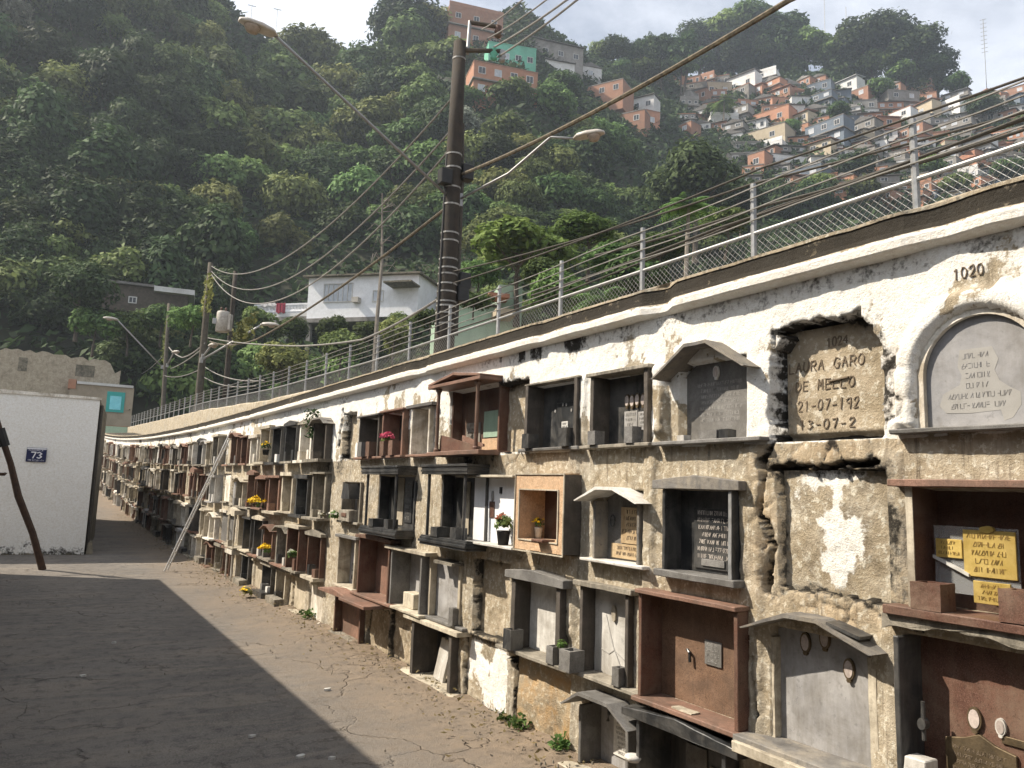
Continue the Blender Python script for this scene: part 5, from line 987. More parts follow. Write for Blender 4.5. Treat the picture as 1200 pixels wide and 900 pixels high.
# ================================================================== HOUSES
def win(t, x, z, w, h, y, glass='glass_dark', frame='render_white', deep=.06, bars=1):
    f = MB(); e = min(.07, w*.12)
    for A, B, C_, D_ in ((-w/2, w/2, 0, e), (-w/2, w/2, h-e, h)): f.box(x+A, x+B, y-deep, y+.02, z+C_, z+D_)
    for A, B in [(-w/2, -w/2+e), (w/2-e, w/2)]+[(-w/2+w*(i+1)/(bars+1)-e/3, -w/2+w*(i+1)/(bars+1)+e/3) for i in range(bars)]: f.box(x+A, x+B, y-deep+.004, y+.02, z+e, z+h-e)
    o = f.build('window', frame, t); MB().box(x-w/2+e, x+w/2-e, y-.015, y-.004, z+e, z+h-e).build('pane', glass, o); return o
def house(label, loc, yaw, w, d, h, wallm, roof='flat', roofm='roof_fibre', wins=(), door=None, down=3., name='hillside_house', tank=False, group=None, frame='render_white', cat='house', slab=False):
    t = thing(name, label, cat, loc, yaw, group); a = w/2
    MB().box(-a, a, 0, d, -down, h).build('wall', wallm, t)
    o = .18 if roof != 'flat' else .06
    if roof == 'flat': MB().box(-a-o, a+o, -o, d+o, h, h+.16).build('roof', roofm, t)
    elif roof == 'parapet': 
        m = MB(); m.box(-a, a, .18, d, h, h+.05); m.box(-a-.02, a+.02, -.02, .16, h, h+.7); m.build('roof', wallm, t)
    elif roof == 'gable': MB().prism([(-a-o, h), (a+o, h), (0, h+w*.20), ], -o, d+o).build('roof', roofm, t)
    elif roof == 'shed': MB().add([(-a-o, -.4, h), (a+o, -.4, h), (a+o, d+o, h+d*.22), (-a-o, d+o, h+d*.22), (-a-o, -.4, h+.1), (a+o, -.4, h+.1), (a+o, d+o, h+d*.22+.1), (-a-o, d+o, h+d*.22+.1)], [(3, 2, 1, 0), (4, 5, 6, 7), (0, 1, 5, 4), (1, 2, 6, 5), (2, 3, 7, 6), (3, 0, 4, 7)]).build('roof', roofm, t)
    if slab: MB().box(-a-.25, a+.25, -.5, d, h*.48, h*.48+.18).build('floor_slab', 'render_grey', t)
    for x, z, ww, hh in wins: win(t, x, z, ww, hh, -.0, rg.choice(('glass_dark', 'glass_dark', 'glass_dark', 'glass_pale')), frame, .05, 1 if ww > .9 else 0)
    if door: MB().box(door-.42, door+.42, -.04, .02, .02, 2.0).build('door', rg.choice(('wood_grey', 'granite_brown', 'render_blue')), t)
    if tank: MB().lathe([(.42, 0), (.5, .6), (.52, .62), (.2, .72)], 12, (a*.4, d*.5, h+.16)).build('water_tank', 'render_blue', t)
    return t
rg = random.Random(31)
def face(P, jit=0.): return -math.atan2(P[0], P[1])+R(jit)                # front looks back down the slope towards the lane
def rowwins(w, h, storeys, k, ww=.8, hh=.9): return [(-w/2+w*(i+.5)/k, h*s/storeys+h/storeys*.36, ww, hh) for s in range(storeys) for i in range(k)]
def hpx(label, px, py, wpx, hpx_, wallm, roof='flat', roofm='roof_fibre', st=1, k=2, jit=0., r=None, depthm=None, frame='render_white', **kw):
    b = hit(px, py+hpx_/2) if r is None else atD(px, py+hpx_/2, r)
    if b is None: return None
    s = depth(b)/F; w, h = wpx*s, hpx_*s
    if roof == 'gable': h -= w*.12
    h = max(1.8, h); yaw = face(b, jit)
    return house(label, b, yaw, w, depthm or min(6.5, max(3.2, w*.5)), h, wallm, roof, roofm, rowwins(w, h, st, k, min(1.1, w/k*.5), min(1.1, h/st*.42)), frame=frame, down=3, **kw)
HH = [
 ('big red brick block with square holes on the ridge crest', 557, 32, 62, 44, 'brick', 'parapet', 'brick', 2, 3, 14),
 ('long grey terrace house on the ridge at the upper left', 402, 34, 52, 30, 'render_grey', 'shed', 'roof_fibre', 1, 3, -20),
 ('small white house peeking out beside the crest dome tree', 375, 44, 18, 12, 'render_white', 'gable', 'roof_fibre', 1, 1, 0),
 ('mint green house with a row of windows under the brick block', 600, 66, 54, 26, 'render_mint', 'flat', 'render_mint', 1, 4, 12),
 ('long brick building with white windows below the mint green house', 592, 98, 74, 40, 'brick_orange', 'flat', 'brick', 2, 4, 16),
 ('long pale grey building stepping along the ridge right of the mint house', 648, 60, 72, 22, 'render_grey', 'shed', 'roof_fibre', 1, 4, 20),
 ('white house with a shed roof just right of the mint house', 656, 82, 34, 20, 'render_white', 'shed', 'roof_fibre', 1, 2, 18),
 ('low white gabled house right of the long ridge building', 692, 84, 26, 18, 'render_white', 'gable', 'roof_fibre', 1, 1, 20),
 ('long low brick retaining house below the white ridge houses', 697, 108, 66, 16, 'brick', 'flat', 'render_grey', 1, 4, 24),
 ('white cottage with grey roof on the brow above the dark trees', 746, 124, 40, 18, 'render_white', 'shed', 'roof_fibre', 1, 3, 22),
 ('orange brick cube below the white cottage on the brow', 764, 140, 20, 20, 'brick_orange', 'flat', 'brick', 1, 1, 30),
 ('low brick house left of the orange cube on the brow', 736, 140, 38, 16, 'brick', 'flat', 'render_grey', 1, 2, 20),
 ('narrow blue-walled house among ridge trees', 727, 70, 18, 14, 'render_blue', 'flat', 'roof_fibre', 1, 1, 10),
 ('brick house with open ground floor under the thick cable', 788, 84, 30, 24, 'brick_orange', 'flat', 'render_grey', 2, 2, 24),
 ('white house with two dark windows near the upper left of the favela', 818, 82, 38, 24, 'render_white', 'flat', 'roof_fibre', 1, 2, 24),
 ('orange brick tower beside the two-window white house', 844, 83, 16, 20, 'brick_orange', 'flat', 'brick', 1, 1, 20),
 ('white stepped house below the orange brick tower', 868, 97, 34, 20, 'render_white', 'shed', 'roof_fibre', 1, 2, 28),
 ('cream house beside the stepped white house', 842, 104, 30, 16, 'render_cream', 'flat', 'render_grey', 1, 2, 15),
 ('long white building with a row of windows under the ridge grove', 909, 79, 60, 16, 'render_white', 'shed', 'roof_fibre', 1, 5, 26),
 ('house with bluish tin roof under the ridge grove', 987, 102, 34, 14, 'render_white', 'shed', 'roof_tin', 1, 2, 30),
 ('grey two-storey house left of the yellowish shed roof', 1060, 118, 36, 24, 'render_grey', 'flat', 'render_grey', 2, 2, 32),
 ('house with a long yellowish roof below the ridge grove', 1068, 104, 30, 10, 'render_cream', 'shed', 'roof_tin', 1, 2, 30),
 ('white block house with clean walls on the right slope', 1106, 131, 36, 18, 'render_white', 'parapet', 'render_white', 1, 2, 30),
 ('cream house joined to the left of the clean white block', 1080, 130, 26, 18, 'render_cream', 'shed', 'roof_tile', 1, 1, 36),
 ('big plain grey block standing high at the right edge', 1178, 97, 44, 32, 'render_grey', 'parapet', 'render_grey', 1, 1, 36),
 ('long greenish grey house left of the big grey block', 1133, 99, 42, 16, 'render_green', 'shed', 'roof_fibre', 1, 3, 34),
 ('orange brick house with flat terrace in the middle slope', 903, 138, 42, 18, 'brick_orange', 'flat', 'brick', 1, 2, 26),
 ('white house behind the orange terrace house', 932, 131, 22, 16, 'render_white', 'shed', 'roof_fibre', 1, 1, 18),
 ('wide cream white house below the orange terrace house', 890, 161, 58, 18, 'render_cream', 'flat', 'roof_fibre', 1, 2, 24),
 ('dark grey house with bluish lower storey in the middle slope', 966, 156, 46, 28, 'render_blue', 'flat', 'roof_fibre', 2, 3, 30),
 ('gabled grey house right of the bluish dark house', 1010, 152, 30, 26, 'render_grey', 'gable', 'roof_fibre', 2, 2, 30),
 ('bright orange brick house between the grey and brown houses', 1043, 150, 26, 26, 'brick_orange', 'shed', 'roof_tile', 2, 1, 28),
 ('brown brick house right of the bright orange one', 1068, 160, 28, 24, 'brick', 'flat', 'roof_fibre', 2, 2, 32),
 ('long house with white upper windows and brick end', 925, 190, 78, 16, 'render_white', 'flat', 'roof_fibre', 1, 6, 28),
 ('brick end house at the left of the long white windowed house', 886, 189, 20, 20, 'brick', 'flat', 'roof_fibre', 1, 1, 28),
 ('house with vivid orange tiled roof above the long windowed house', 953, 175, 40, 14, 'render_cream', 'shed', 'roof_tile', 1, 3, 26),
 ('grey stilted house under the long white windowed house', 925, 208, 72, 14, 'render_blue', 'flat', 'render_grey', 1, 4, 26),
 ('small orange house far down the right slope', 1165, 198, 20, 14, 'brick_orange', 'flat', 'brick', 1, 1, 34),
 ('tiny cream house above the fence at the right', 1160, 215, 26, 14, 'render_cream', 'gable', 'roof_tile', 1, 1, 34),
 ('little ochre house just above the upper fence wires', 1115, 172, 14, 14, 'render_cream', 'flat', 'brick', 1, 1, 34)]
HP = []
for lab, px, py, w, h, m, rf, rm, st, k, jt in HH:
    if hpx(lab, px, py, w*1.06, h*1.1, m, rf, rm, st, k, jt if rg.random() < .4 else -jt, tank=rg.random() < .3, slab=st == 2): HP.append((px, py, w))
WN = {'brick': 'red brick', 'brick_orange': 'orange brick', 'render_grey': 'grey', 'render_white': 'white', 'render_cream': 'cream', 'render_blue': 'bluish'}; RN = {'flat': 'flat-roofed', 'shed': 'lean-to roofed', 'gable': 'gabled', 'parapet': 'parapeted'}
AR = [(870, 'far left'), (930, 'left middle'), (990, 'middle'), (1050, 'right middle'), (1120, 'right'), (1210, 'far right')]; seen_l = {}
for _ in range(6000):
    x = rg.uniform(800, 1210); y = rg.uniform(92, 235)
    if not inpoly(x, y, FAV) or len(HP) > 235 or y < 84+(.06*(x-800)): continue
    if any(abs(x-a) < (w+14)*.42 and abs(y-b) < 8 for a, b, w in HP): continue
    wl = rg.choices(list(WN), [5, 3, 4, 3, 1.5, .6])[0]; rf = rg.choices(list(RN), [5, 4, 2, 1])[0]; st = rg.choice((1, 1, 2)); w = rg.uniform(18, 36); h = rg.uniform(10, 15)*(1.45 if st == 2 else 1)
    lv = 'upper' if y < 130 else 'middle' if y < 175 else 'lower'
    lab = f"{WN[wl]} {RN[rf]} {'two-storey ' if st == 2 else ''}house on the {lv} favela slope, {[n for a, n in AR if x < a][0]}"
    if hpx(lab, x, y, w, h, wl, rf, rg.choice(('roof_fibre', 'roof_fibre', 'roof_tile', 'render_grey')), st, rg.choice((1, 2, 2, 3)), rg.uniform(-42, 25), tank=rg.random() < .35, group='small houses crowding the hillside', slab=st == 2): HP.append((x, y, w))
# white stilt house on the near slope
P = atD(422, 366, 60); s = depth(P)/F; t = thing('stilt_house', 'white house on concrete stilts with grilled window and balustraded terrace', 'house', P, face(P, -27)); w = 142*s; h = 44*s; x0 = -70*s; x1 = x0+w
MB().box(x0, x1, 0, 6, -.4, h).build('wall', 'white_paint', t); MB().add([(x0-.3, -.5, h), (x1+.3, -.5, h-.1), (x1+.3, 6.5, h+.05), (x0-.3, 6.5, h+.1), (x0-.3, -.5, h+.12), (x1+.3, -.5, h+.02), (x1+.3, 6.5, h+.17), (x0-.3, 6.5, h+.22)], [(3, 2, 1, 0), (4, 5, 6, 7), (0, 1, 5, 4), (1, 2, 6, 5), (2, 3, 7, 6), (3, 0, 4, 7)]).build('roof', 'mossy_cement', t)
win(t, x0+40*s, 13*s, 38*s, 23*s, 0, 'glass_pale', 'render_white', .1, 5); win(t, x0+92*s, 12*s, 14*s, 14*s, 0, 'glass_pale', 'render_white', .08, 1); MB().box(x0+62*s, x0+70*s, -.5, 0, 11*s, 17*s).build('air_conditioner', 'lamp_body', t)
MB().box(x0, x0+95*s, -.2, 6, -.75, -.42).build('floor_slab', 'render_grey', t)
for fx in (0, 24, 46, 66, 90): MB().box(x0+fx*s, x0+fx*s+.35, .1, .45, -5, -.76).build('stilt', 'render_grey', t)
MB().box(x0+110*s, x1+2*s, -1.8, -.02, 27*s, 29*s).build('awning', 'mossy_cement', t)
bx0 = x0-76*s; MB().box(bx0, x0-.02, .3, 4, -.55, -.1).build('terrace_slab', 'render_grey', t)
for fx in (6, 40): MB().box(bx0+fx*s, bx0+fx*s+.4, .5, .9, -6, -.56).build('terrace_stilt', 'render_grey', t)
MB().box(bx0, x0-.02, .3, .45, 13*s, 15*s).build('balustrade_rail', 'white_paint', t); MB().box(bx0, x0-.02, .3, .45, -.09, 2.5*s).build('balustrade_base', 'render_white', t); bm_ = MB()
for i in range(38): xx = bx0+.12+(x0-bx0-.2)*i/37; bm_.lathe([(.05, 2.4*s), (.1, 5*s), (.045, 8*s), (.06, 13.1*s)], 6, (xx, .375, 0))
bm_.build('balusters', 'white_paint', t)
sh_ = t
def cloth(label, lx, lz, w, h, mat):
    a_ = sh_.rotation_euler.z; p = np.array(sh_.location)+[math.cos(a_)*lx-math.sin(a_)*.22, math.sin(a_)*lx+math.cos(a_)*.22, lz]; o = thing('hung_cloth', label, 'cloth', p, a_); mb = MB(); k = 9
    up = [(-w/2+w*i/k, .02*math.sin(i*1.7)) for i in range(k+1)]; lo = [(-w/2+w*i/k, -h+.07*math.sin(i*1.3+1)) for i in range(k+1)]
    for i in range(k): y_ = .035*math.sin(i*1.9); mb.prism([lo[i], lo[i+1], up[i+1], up[i]], y_-.02, y_+.02)
    mb.build('cloth', mat, o)
cloth('dark red cloth hung over the white terrace balustrade', bx0+38*s, 15.4*s, 12*s, 12*s, 'cloth_red'); cloth('pale cloth draped along the terrace rail', bx0+20*s, 16*s, 20*s, 4*s, 'cloth_pale')
# dim low house with pale eave on the dark slope
P = atD(170, 362, 62); s = depth(P)/F; t = thing('hillside_house', 'dim reddish house with pale eave half swallowed by dark jungle', 'house', P, face(P, -4))
MB().box(-45*s, 45*s, 0, 5, -.3, 26*s).build('wall', 'bark', t); MB().box(8*s, 52*s, -.6, 5.2, 21*s, 27*s).build('eave', 'render_white', t); MB().box(-47*s, 7.9*s, -.3, 5.2, 26.1*s, 29*s).build('roof', 'roof_fibre', t); MB().box(-45*s, -43*s, -.3, 0, 16*s, 31*s).build('pipe', 'render_white', t); win(t, -14*s, 5*s, 9*s, 8*s, 0)
# green shack behind the street trees
P = atD(585, 392, 30); s = depth(P)/F; t = thing('green_shack', 'pale green rendered shack behind the fence right of the pole', 'shack', P, face(P, 10)); MB().box(-70*s, 26*s, 0, 4, -2, 32*s).build('wall', 'render_green', t); MB().box(-2*s, 26*s, -.02, 3.9, 32.1*s, 60*s).build('upper_wall', 'render_green', t)
MB().box(-18*s, 6*s, -.9, -.03, 38*s, 43*s).build('awning', 'roof_tile', t); MB().box(-10*s, 12*s, -1.1, -.03, 16*s, 24*s).build('stall_box', 'render_cream', t); MB().box(-72*s, -3*s, -.2, 4.1, 32.1*s, 34*s).build('roof', 'roof_fibre', t)
# tan cabin with turquoise window behind the white building
P = atD(118, 502, 56); s = depth(P)/F; t = thing('tan_cabin', 'small tan cabin with a turquoise framed window behind the white building', 'cabin', P, face(P, 0)); MB().box(-36*s, 31*s, 0, 4, -3, 50*s).build('wall', 'render_tan', t); MB().box(-29*s, 30*s, -.12, 4, 50.1*s, 53*s).build('roof', 'render_white', t); MB().box(-38*s, -30*s, -.05, 3.9, 44*s, 55*s).build('end_wall', 'brick_orange', t)
MB().box(3*s, 22*s, -.07, .02, 20*s, 44*s).build('window_surround', 'teal_paint', t); MB().box(6.5*s, 18.5*s, -.10, -.071, 23*s, 39*s).build('pane', 'cyan_glass', t); MB().box(-36*s, 31*s, -.03, 0, .5*s, 4*s).build('plinth', 'brick', t)
P = atD(134, 509, 52); s = depth(P)/F; t = thing('low_wall', 'low greenish white wall closing the far end of the lane', 'wall', P, face(P, 0)); MB().box(-30*s, 22*s, 0, .3, -3, 9*s).build('wall', 'render_green', t, jit=.02)
P = atD(60, 462, 57); s = depth(P)/F; t = thing('ruined_wall', 'weathered bare concrete wall below the jungle at left', 'wall', P, face(P, 0)); m = MB(); rgx = random.Random(6); xs_ = np.linspace(-80, 70, 26); zt_ = [48-4*sstep(-20, 70, x)+rgx.uniform(-3, 3)-(10 if x > 62 else 0) for x in xs_]
m.prism([(-80*s, -3), (70*s, -3)]+[(x*s, z*s) for x, z in zip(xs_[::-1], zt_[::-1])], 0, .5); m.build('wall', 'tan_plaster', t)
for x0_, w_, h_ in ((22, 20, 14), (-36, 9, 16)): MB().box(x0_*s, (x0_+w_)*s, -.02, .01, 24*s, (24+h_)*s).build('mould_patch', 'mossy_cement', t)
P = atD(168, 486, 62); s = depth(P)/F; t = thing('white_street_wall', 'white wall at the street end behind the fence posts', 'wall', P, face(P, 0)); MB().box(-18*s, 24*s, 0, .3, -3, 16*s).build('wall', 'render_white', t)
P = atD(90, 405, 64)
# radio masts and aerials on the ridge
for px, y0, y1, d, lab, k in ((1155, 80, 22, 214, 'tall thin radio mast with rungs above the big grey block', 9), (967, 50, -8, 214, 'thin radio mast rising behind the ridge grove', 0), (992, 40, 8, 214, 'short thin aerial pole over the ridge grove', 0), (323, 40, 10, 142, 'house aerial poking above the left ridge line', 1), (294, 24, 6, 142, 'tiny tilted aerial above the left ridge trees', 1)):
    a = atD(px, y0, d); b = atD(px, y1, d); t = thing('radio_mast', lab, 'mast', a); L_ = b[2]-a[2]; MB().tube([(0, 0, -6), (0, 0, L_)], .09 if d > 200 else .05, 5).build('mast', 'galvanised', t)
    if k: 
        m = MB()
        for i in range(k): z = L_*(.25+.75*(i+1)/(k+.01)); m.box(-.7, .7, -.05, .05, z-.09, z)
        m.build('crossbars', 'galvanised', t).rotation_euler = (0, 0, face(a))
# ================================================================== POLES, LAMPS, CABLES
def polepx(label, top, bot, X, r0, r1, mat, name='utility_pole'):
    a = atX(*bot, X); b = atX(*top, X); b[0] = a[0]; t = thing(name, label, 'pole', (a[0], a[1], a[2])); v = b-a; MB().tube([v*-.25, v*.0, v*.35, v*.7, v], [r0, r0, r0*.65+r1*.35, r0*.3+r1*.7, r1], 14).build('shaft', mat, t, smooth=True); return t, a, v
mp, ma, mv = polepx('tall dark street pole with pale straps directly behind the niche wall fence', (539, 50), (521, 392), 4.98, .155, .098, 'pole_wood')
def mpt(py): return ma+mv*((392-py)/342.)                            # point on the pole at photo height
for py in (72, 187, 203, 226, 246, 279, 288, 309, 319, 326, 337, 346, 357, 362, 370, 382):
    f = (392-py)/342; rr = .155*(1-f)+.098*f+.006; MB().tube([mv*f, mv*f+[0, 0, .024]], rr, 14).build('strap', 'strap_metal', mp)
MB().tube([(.16, -.05, mv[2]*.0), (.15, -.05, mv[2]*.5), (.12, -.04, mv[2]*.72)], .035, 8).build('conduit', 'cable_dark', mp); MB().tube([(-.15, -.05, .0), (-.12, -.04, mv[2]*.6)], .02, 8).build('conduit', 'plastic_black', mp)
q = mv; MB().tube([q*.97+[.14, 0, 0], q+[.16, 0, .42]], .03, 8).build('top_post', 'galvanised', mp); MB().tube([q+[.16, 0, .40], q+[.55, -.2, .36]], .035, 8).build('top_arm', 'bark', mp); MB().tube([q+[.05, -.02, -.12], q+[.6, -.25, -.06]], .035, 8).build('top_arm', 'bark', mp)
for o_, m_ in (([.56, -.2, .30], 'granite_brown'), ([.5, -.2, -.10], 'render_mint'), ([.62, -.25, -.12], 'galvanised')): MB().lathe([(.03, -.12), (.06, -.09), (.04, -.05), (.065, -.02), (.045, .02), (.06, .06), (.02, .09)], 10, tuple(q+o_)).build('insulator', m_, mp, smooth=True)
for py, dx in ((330, .24), (205, .2), (345, .22), (216, -.16)): b = mpt(py)-ma; MB().box(b[0]+dx-.09, b[0]+dx+.09, b[1]-.14, b[1]+.02, b[2]-.12, b[2]+.12).build('junction_box', 'plastic_black', mp, bev=.01)
def lamp(label, A, Bp, head_len, X=None, r=.022, bend=None, tilt=0.):
    """A: wall bracket point, Bp: head centre"""
    t = thing('street_lamp', label, 'lamp', A); v = np.array(Bp)-A; dirh = np.array([v[0], v[1], 0]); dirh /= np.linalg.norm(dirh)+1e-9
    e = v-dirh*head_len*.45; path = [np.zeros(3), e*.5, e*.88, e] if bend is None else [np.zeros(3), e*.45+[0, 0, -.0], e*.8+[0, 0, bend], e]
    MB().tube(path, r, 8).build('arm', 'galvanised', t, smooth=True); MB().box(-.06, .06, -.06, .06, -.1, .1).build('bracket', 'galvanised', t)
    yaw = math.atan2(dirh[1], dirh[0]); mb = MB(); prof = [(.15, -.5), (.42, -.35), (.5, -.05), (.42, .3), (.2, .5)]; ring = 12; vs = []; fs = []
    for w_, xx in prof:
        for k in range(ring): a_ = 2*math.pi*k/ring; vs.append((xx*head_len, w_*head_len*.42*math.cos(a_), max(-.02, math.sin(a_)*w_*.33)*head_len))
    for i in range(len(prof)-1):
        for k in range(ring): fs.append((i*ring+k, (i+1)*ring+k, (i+1)*ring+(k+1) % ring, i*ring+(k+1) % ring))
    fs += [tuple(range(ring)), tuple((len(prof)-1)*ring+k for k in range(ring))[::-1]]
    o = mb.add(vs, fs).build('head', 'lamp_body', t, smooth=True); o.location = v; o.rotation_euler = (0, tilt, yaw)
    l = MB(); vs = []; l.lathe([(.02, -.11), (.12, -.09), (.17, -.03), (.18, -.015)], 14, (.08, 0, 0), head_len*2.0/.9*.45*1.2, head_len*.42*1.0/.45).build('lens', 'lamp_lens', o, smooth=True); return t
def plx(px, py, ref, dX=0.): return atX(px, py, ref[0]+dX)
A = mpt(238); la = plx(303, 33, A, -.0); la = atD(303, 33, float(np.hypot(A[0], A[1]))-1.6)
lamp('long-armed street lamp reaching up left from the tall dark pole', A, la, .50, r=.021)
lb = atD(690, 159, float(np.hypot(A[0], A[1]))-1.0); lamp('street lamp on a curved arm right of the tall dark pole', mpt(237)+[.1, 0, 0], lb, .46, r=.019, bend=.22)
p2, p2a, p2v = polepx('grey vine-topped pole carrying the transformer farther down the street', (247, 308), (232, 478), 5.3, .155, .10, 'pole_concrete')
p3, p3a, p3v = polepx('slender far pole left of the transformer pole', (198, 356), (191, 478), 5.9, .13, .09, 'pole_concrete')
p4, p4a, p4v = polepx('short grey far post above the parapet end', (160, 425), (160, 480), 6.2, .10, .09, 'pole_concrete')
p5, p5a, p5v = polepx('dark leaning pole just behind the transformer', (276, 318), (266, 440), 6.6, .12, .09, 'pole_wood')
q = atX(260, 378, 5.3); tr = thing('transformer', 'pale grey drum transformer hung beside the vine-topped pole', 'transformer', q+[0, -.15, 0]); MB().lathe([(.20, -.38), (.23, -.36), (.23, .33), (.2, .38), (.06, .40)], 16).build('tank', 'lamp_body', tr, smooth=True)
for i in range(5): a_ = 2.6+i*.5; MB().box(.23, .34, -.012, .012, -.3, .28).build('fin', 'lamp_body', tr).rotation_euler = (0, 0, -.9+i*.35)
for dx in (-.08, .08): MB().lathe([(.03, 0), (.05, .04), (.03, .08), (.05, .12), (.02, .16)], 8, (dx, 0, .38)).build('bushing', 'granite_brown', tr, smooth=True)
MB().box(-.35, -.2, -.03, .03, -.1, .1).build('bracket', 'galvanised', tr)
draped('bright vines climbing over the top of the transformer pole', atX(243, 345, 5.3), 1.0, 1.6, 260, 'leaf_olive', 9, .13); draped('leafy vines hanging low behind the transformer', atX(285, 388, 6.0), 2.6, .8, 220, 'leaf_olive', 10, .12); draped('vine strip running down the slender far pole', atX(194, 400, 5.9), .6, 2.6, 200, 'leaf_olive', 11, .14)
for lab, A_, B_, X_, hl in (('street lamp on a long arm from the transformer pole rising right', (236, 422), (316, 381), 5.2, .75), ('far street lamp high at the left of the far poles', (190, 430), (130, 374), 5.7, .8), ('small far lamp head between the two far poles', (196, 428), (206, 413), 5.6, .75), ('small lamp head close right of the transformer pole', (238, 418), (250, 405), 5.2, .7)):
    a = atX(*A_, X_); b = atX(*B_, X_); b = b if abs(b[1]-a[1]) < 14 else a+(b-a)*14/abs(b[1]-a[1]); d_ = float(np.hypot(*a[:2])); b = atD(*B_, d_-1.0); lamp(lab, a, b, hl, r=.04)
def cable(label, pts, r, mat='cable', sag=0., n=14, cat='cable', name='overhead_cable'):
    P = [np.array(p, float) for p in pts]; path = []
    for a, b in zip(P, P[1:]):
        for i in range(n): u = i/n; path.append(a+(b-a)*u-[0, 0, sag*4*u*(1-u)])
    path.append(P[-1]); o = P[0]; t = MB().tube([p-o for p in path], r, 6).build(name, mat, None, o); return tag(t, label, cat)
def far(px, py, X, ext): p = atX(px, py, X); return p
def onward(a, b, k): return a+(b-a)*k
a = mpt(207); b = atX(925, 0, 4.9); e = onward(a, b, 2.6)
cable('thick mottled twisted cable running from the tall pole to the upper right', [a+[.12, 0, 0], b, e], .024, 'cable_mottled', .10)
for i, (py, tx, ty, r_) in enumerate(((52, 612, 0, .011), (58, 640, 0, .011), (64, 664, 0, .014), (70, 676, 0, .014))):
    a = mpt(50)+[.3+.1*i, -.15, .25-.12*i]; b = atX(tx, ty, 5.0); cable(f"{ORD[i]} of four thin wires from pole top to the sky, counted from the left", [a, b, onward(a, b, 2.5)], r_, 'cable', .03)
for i, (py, qy) in enumerate(((110, 312), (150, 318), (172, 322))):
    cable(('upper strand of the sagging wires between the tall and transformer poles', 'middle strand of the sagging wires between the tall and transformer poles', 'lowest strand of the sagging wires between the tall and transformer poles')[i], [mpt(py), atX(248, qy, 5.3)], .016, 'cable', 1.3+.25*i, 30)
cable('pale twisted cable dropping from the tall pole behind the bare tree', [mpt(243), atX(300, 398, 5.3), atX(246, 400, 5.3)], .024, 'cable_mottled', .15, 16)
cable('pale drooping cable from the transformer pole to the tall pole', [atX(244, 396, 5.3), atX(330, 405, 5.2), atX(425, 398, 5.1), mpt(346)], .020, 'cable', .05, 10)
cable('loop of cable sagging between the two far poles', [atX(198, 407, 5.9), atX(214, 419, 5.7), atX(240, 402, 5.3)], .03, 'cable', .1, 8); cable('straight cable rising between far poles', [atX(200, 432, 5.9), atX(238, 408, 5.3)], .025, 'cable', .1, 8)
for i, (y0, x1, y1) in enumerate(((262, 880, 216), (276, 895, 196), (330, 900, 246))):
    a = mpt(y0+60); b = atX(x1, y1, 5.3); cable(('upper dark wire crossing the hillside right of the tall pole', 'middle dark wire crossing the hillside right of the tall pole', 'lower dark wire crossing the hillside above the fence')[i], [a, b, onward(a, b, 2.2)], .010, 'cable_dark', .06)
for i, (x0, y0, x1, y1) in enumerate(((840, 268, 1200, 138), (900, 240, 1200, 152))):
    a = atX(x0, y0, 5.0); b = atX(x1, y1, 5.0); cable(('upper black cable strung just above the fence wires', 'lower black cable strung just above the fence wires')[i], [onward(b, a, 2.2), a, b, onward(a, b, 2.2)], .012, 'cable_dark', .02)
for i, (p_, q_) in enumerate((((160, 440), (190, 418)), ((192, 440), (236, 432)), ((236, 440), (300, 452)), ((240, 430), (310, 446)))):
    cable(('low wire from the short far post to the slender pole', 'low wire from the slender pole to the transformer pole', 'lower of two low wires right of the transformer pole', 'upper of two low wires right of the transformer pole')[i], [atX(*p_, 5.6), atX(*q_, 5.4)], .02, 'cable', .2, 10)
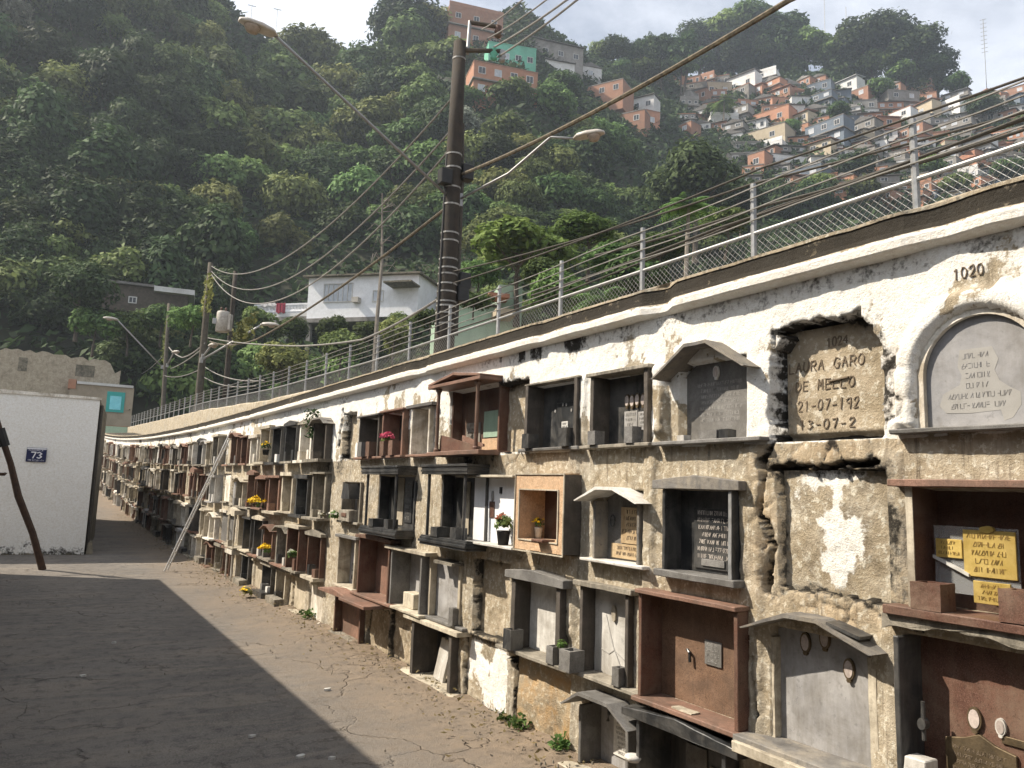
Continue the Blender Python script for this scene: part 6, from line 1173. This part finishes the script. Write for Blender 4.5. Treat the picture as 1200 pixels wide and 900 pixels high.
# ================================================================== SKY, AIR, SUN
w = bpy.data.worlds.new('World'); S.world = w; w.use_nodes = True; t = w.node_tree; bg = t.nodes['Background']
EL = 46.; sd = np.array([-.82, .575, 0]); sd /= np.linalg.norm(sd); sdir = sd*math.cos(R(EL))+[0, 0, math.sin(R(EL))]
sky = t.nodes.new('ShaderNodeTexSky'); sky.sky_type = 'NISHITA'; sky.sun_disc = False; sky.sun_elevation = R(EL); sky.sun_rotation = math.atan2(sd[0], sd[1]); sky.air_density = 1.; sky.dust_density = 2.5; sky.ozone_density = 1.
tc = t.nodes.new('ShaderNodeTexCoord'); n1 = noise(t, scaled(t, tc.outputs['Generated'], (1, 1, 2.2)), 2.4, 8, .6, .3)
mx = mixc(t, ramp(t, [(.30, .2), (.66, 1.)], n1), sky.outputs[0], (11.6, 12., 12.9)); t.links.new(mx, bg.inputs[0]); bg.inputs[1].default_value = .062
sl = bpy.data.lights.new('sun', 'SUN'); sl.energy = 5.0; sl.angle = R(.53); sl.color = (1., .90, .76); so = bpy.data.objects.new('sun', sl); COL.objects.link(so); so.rotation_euler = Vector(sdir).to_track_quat('Z', 'Y').to_euler()
HAZE = .0006
if HAZE:
    hz = MB().box(-260, 330, -60, 420, -4.2, 165).build('haze', 'paper', None); hz['kind'] = 'stuff'; hz['label'] = 'thin pale summer haze over lane and hillside'; hz['category'] = 'haze'; m = bpy.data.materials.new('haze_air'); m.use_nodes = True; tt = m.node_tree; tt.nodes.remove(tt.nodes['Principled BSDF']); pv = tt.nodes.new('ShaderNodeVolumePrincipled')
    pv.inputs['Color'].default_value = (.76, .87, 1., 1); pv.inputs['Density'].default_value = HAZE; pv.inputs['Anisotropy'].default_value = .35; tt.links.new(pv.outputs[0], tt.nodes['Material Output'].inputs['Volume']); hz.data.materials.clear(); hz.data.materials.append(m)
S.view_settings.view_transform = 'Standard'; S.view_settings.look = 'None'; S.view_settings.gamma = 1; S.view_settings.exposure = .88
S.cycles.use_denoising = True; S.cycles.max_bounces = 6; S.cycles.diffuse_bounces = 3; S.cycles.transparent_max_bounces = 6; S.cycles.volume_bounces = 0; S.cycles.use_adaptive_sampling = True; S.cycles.adaptive_threshold = .02
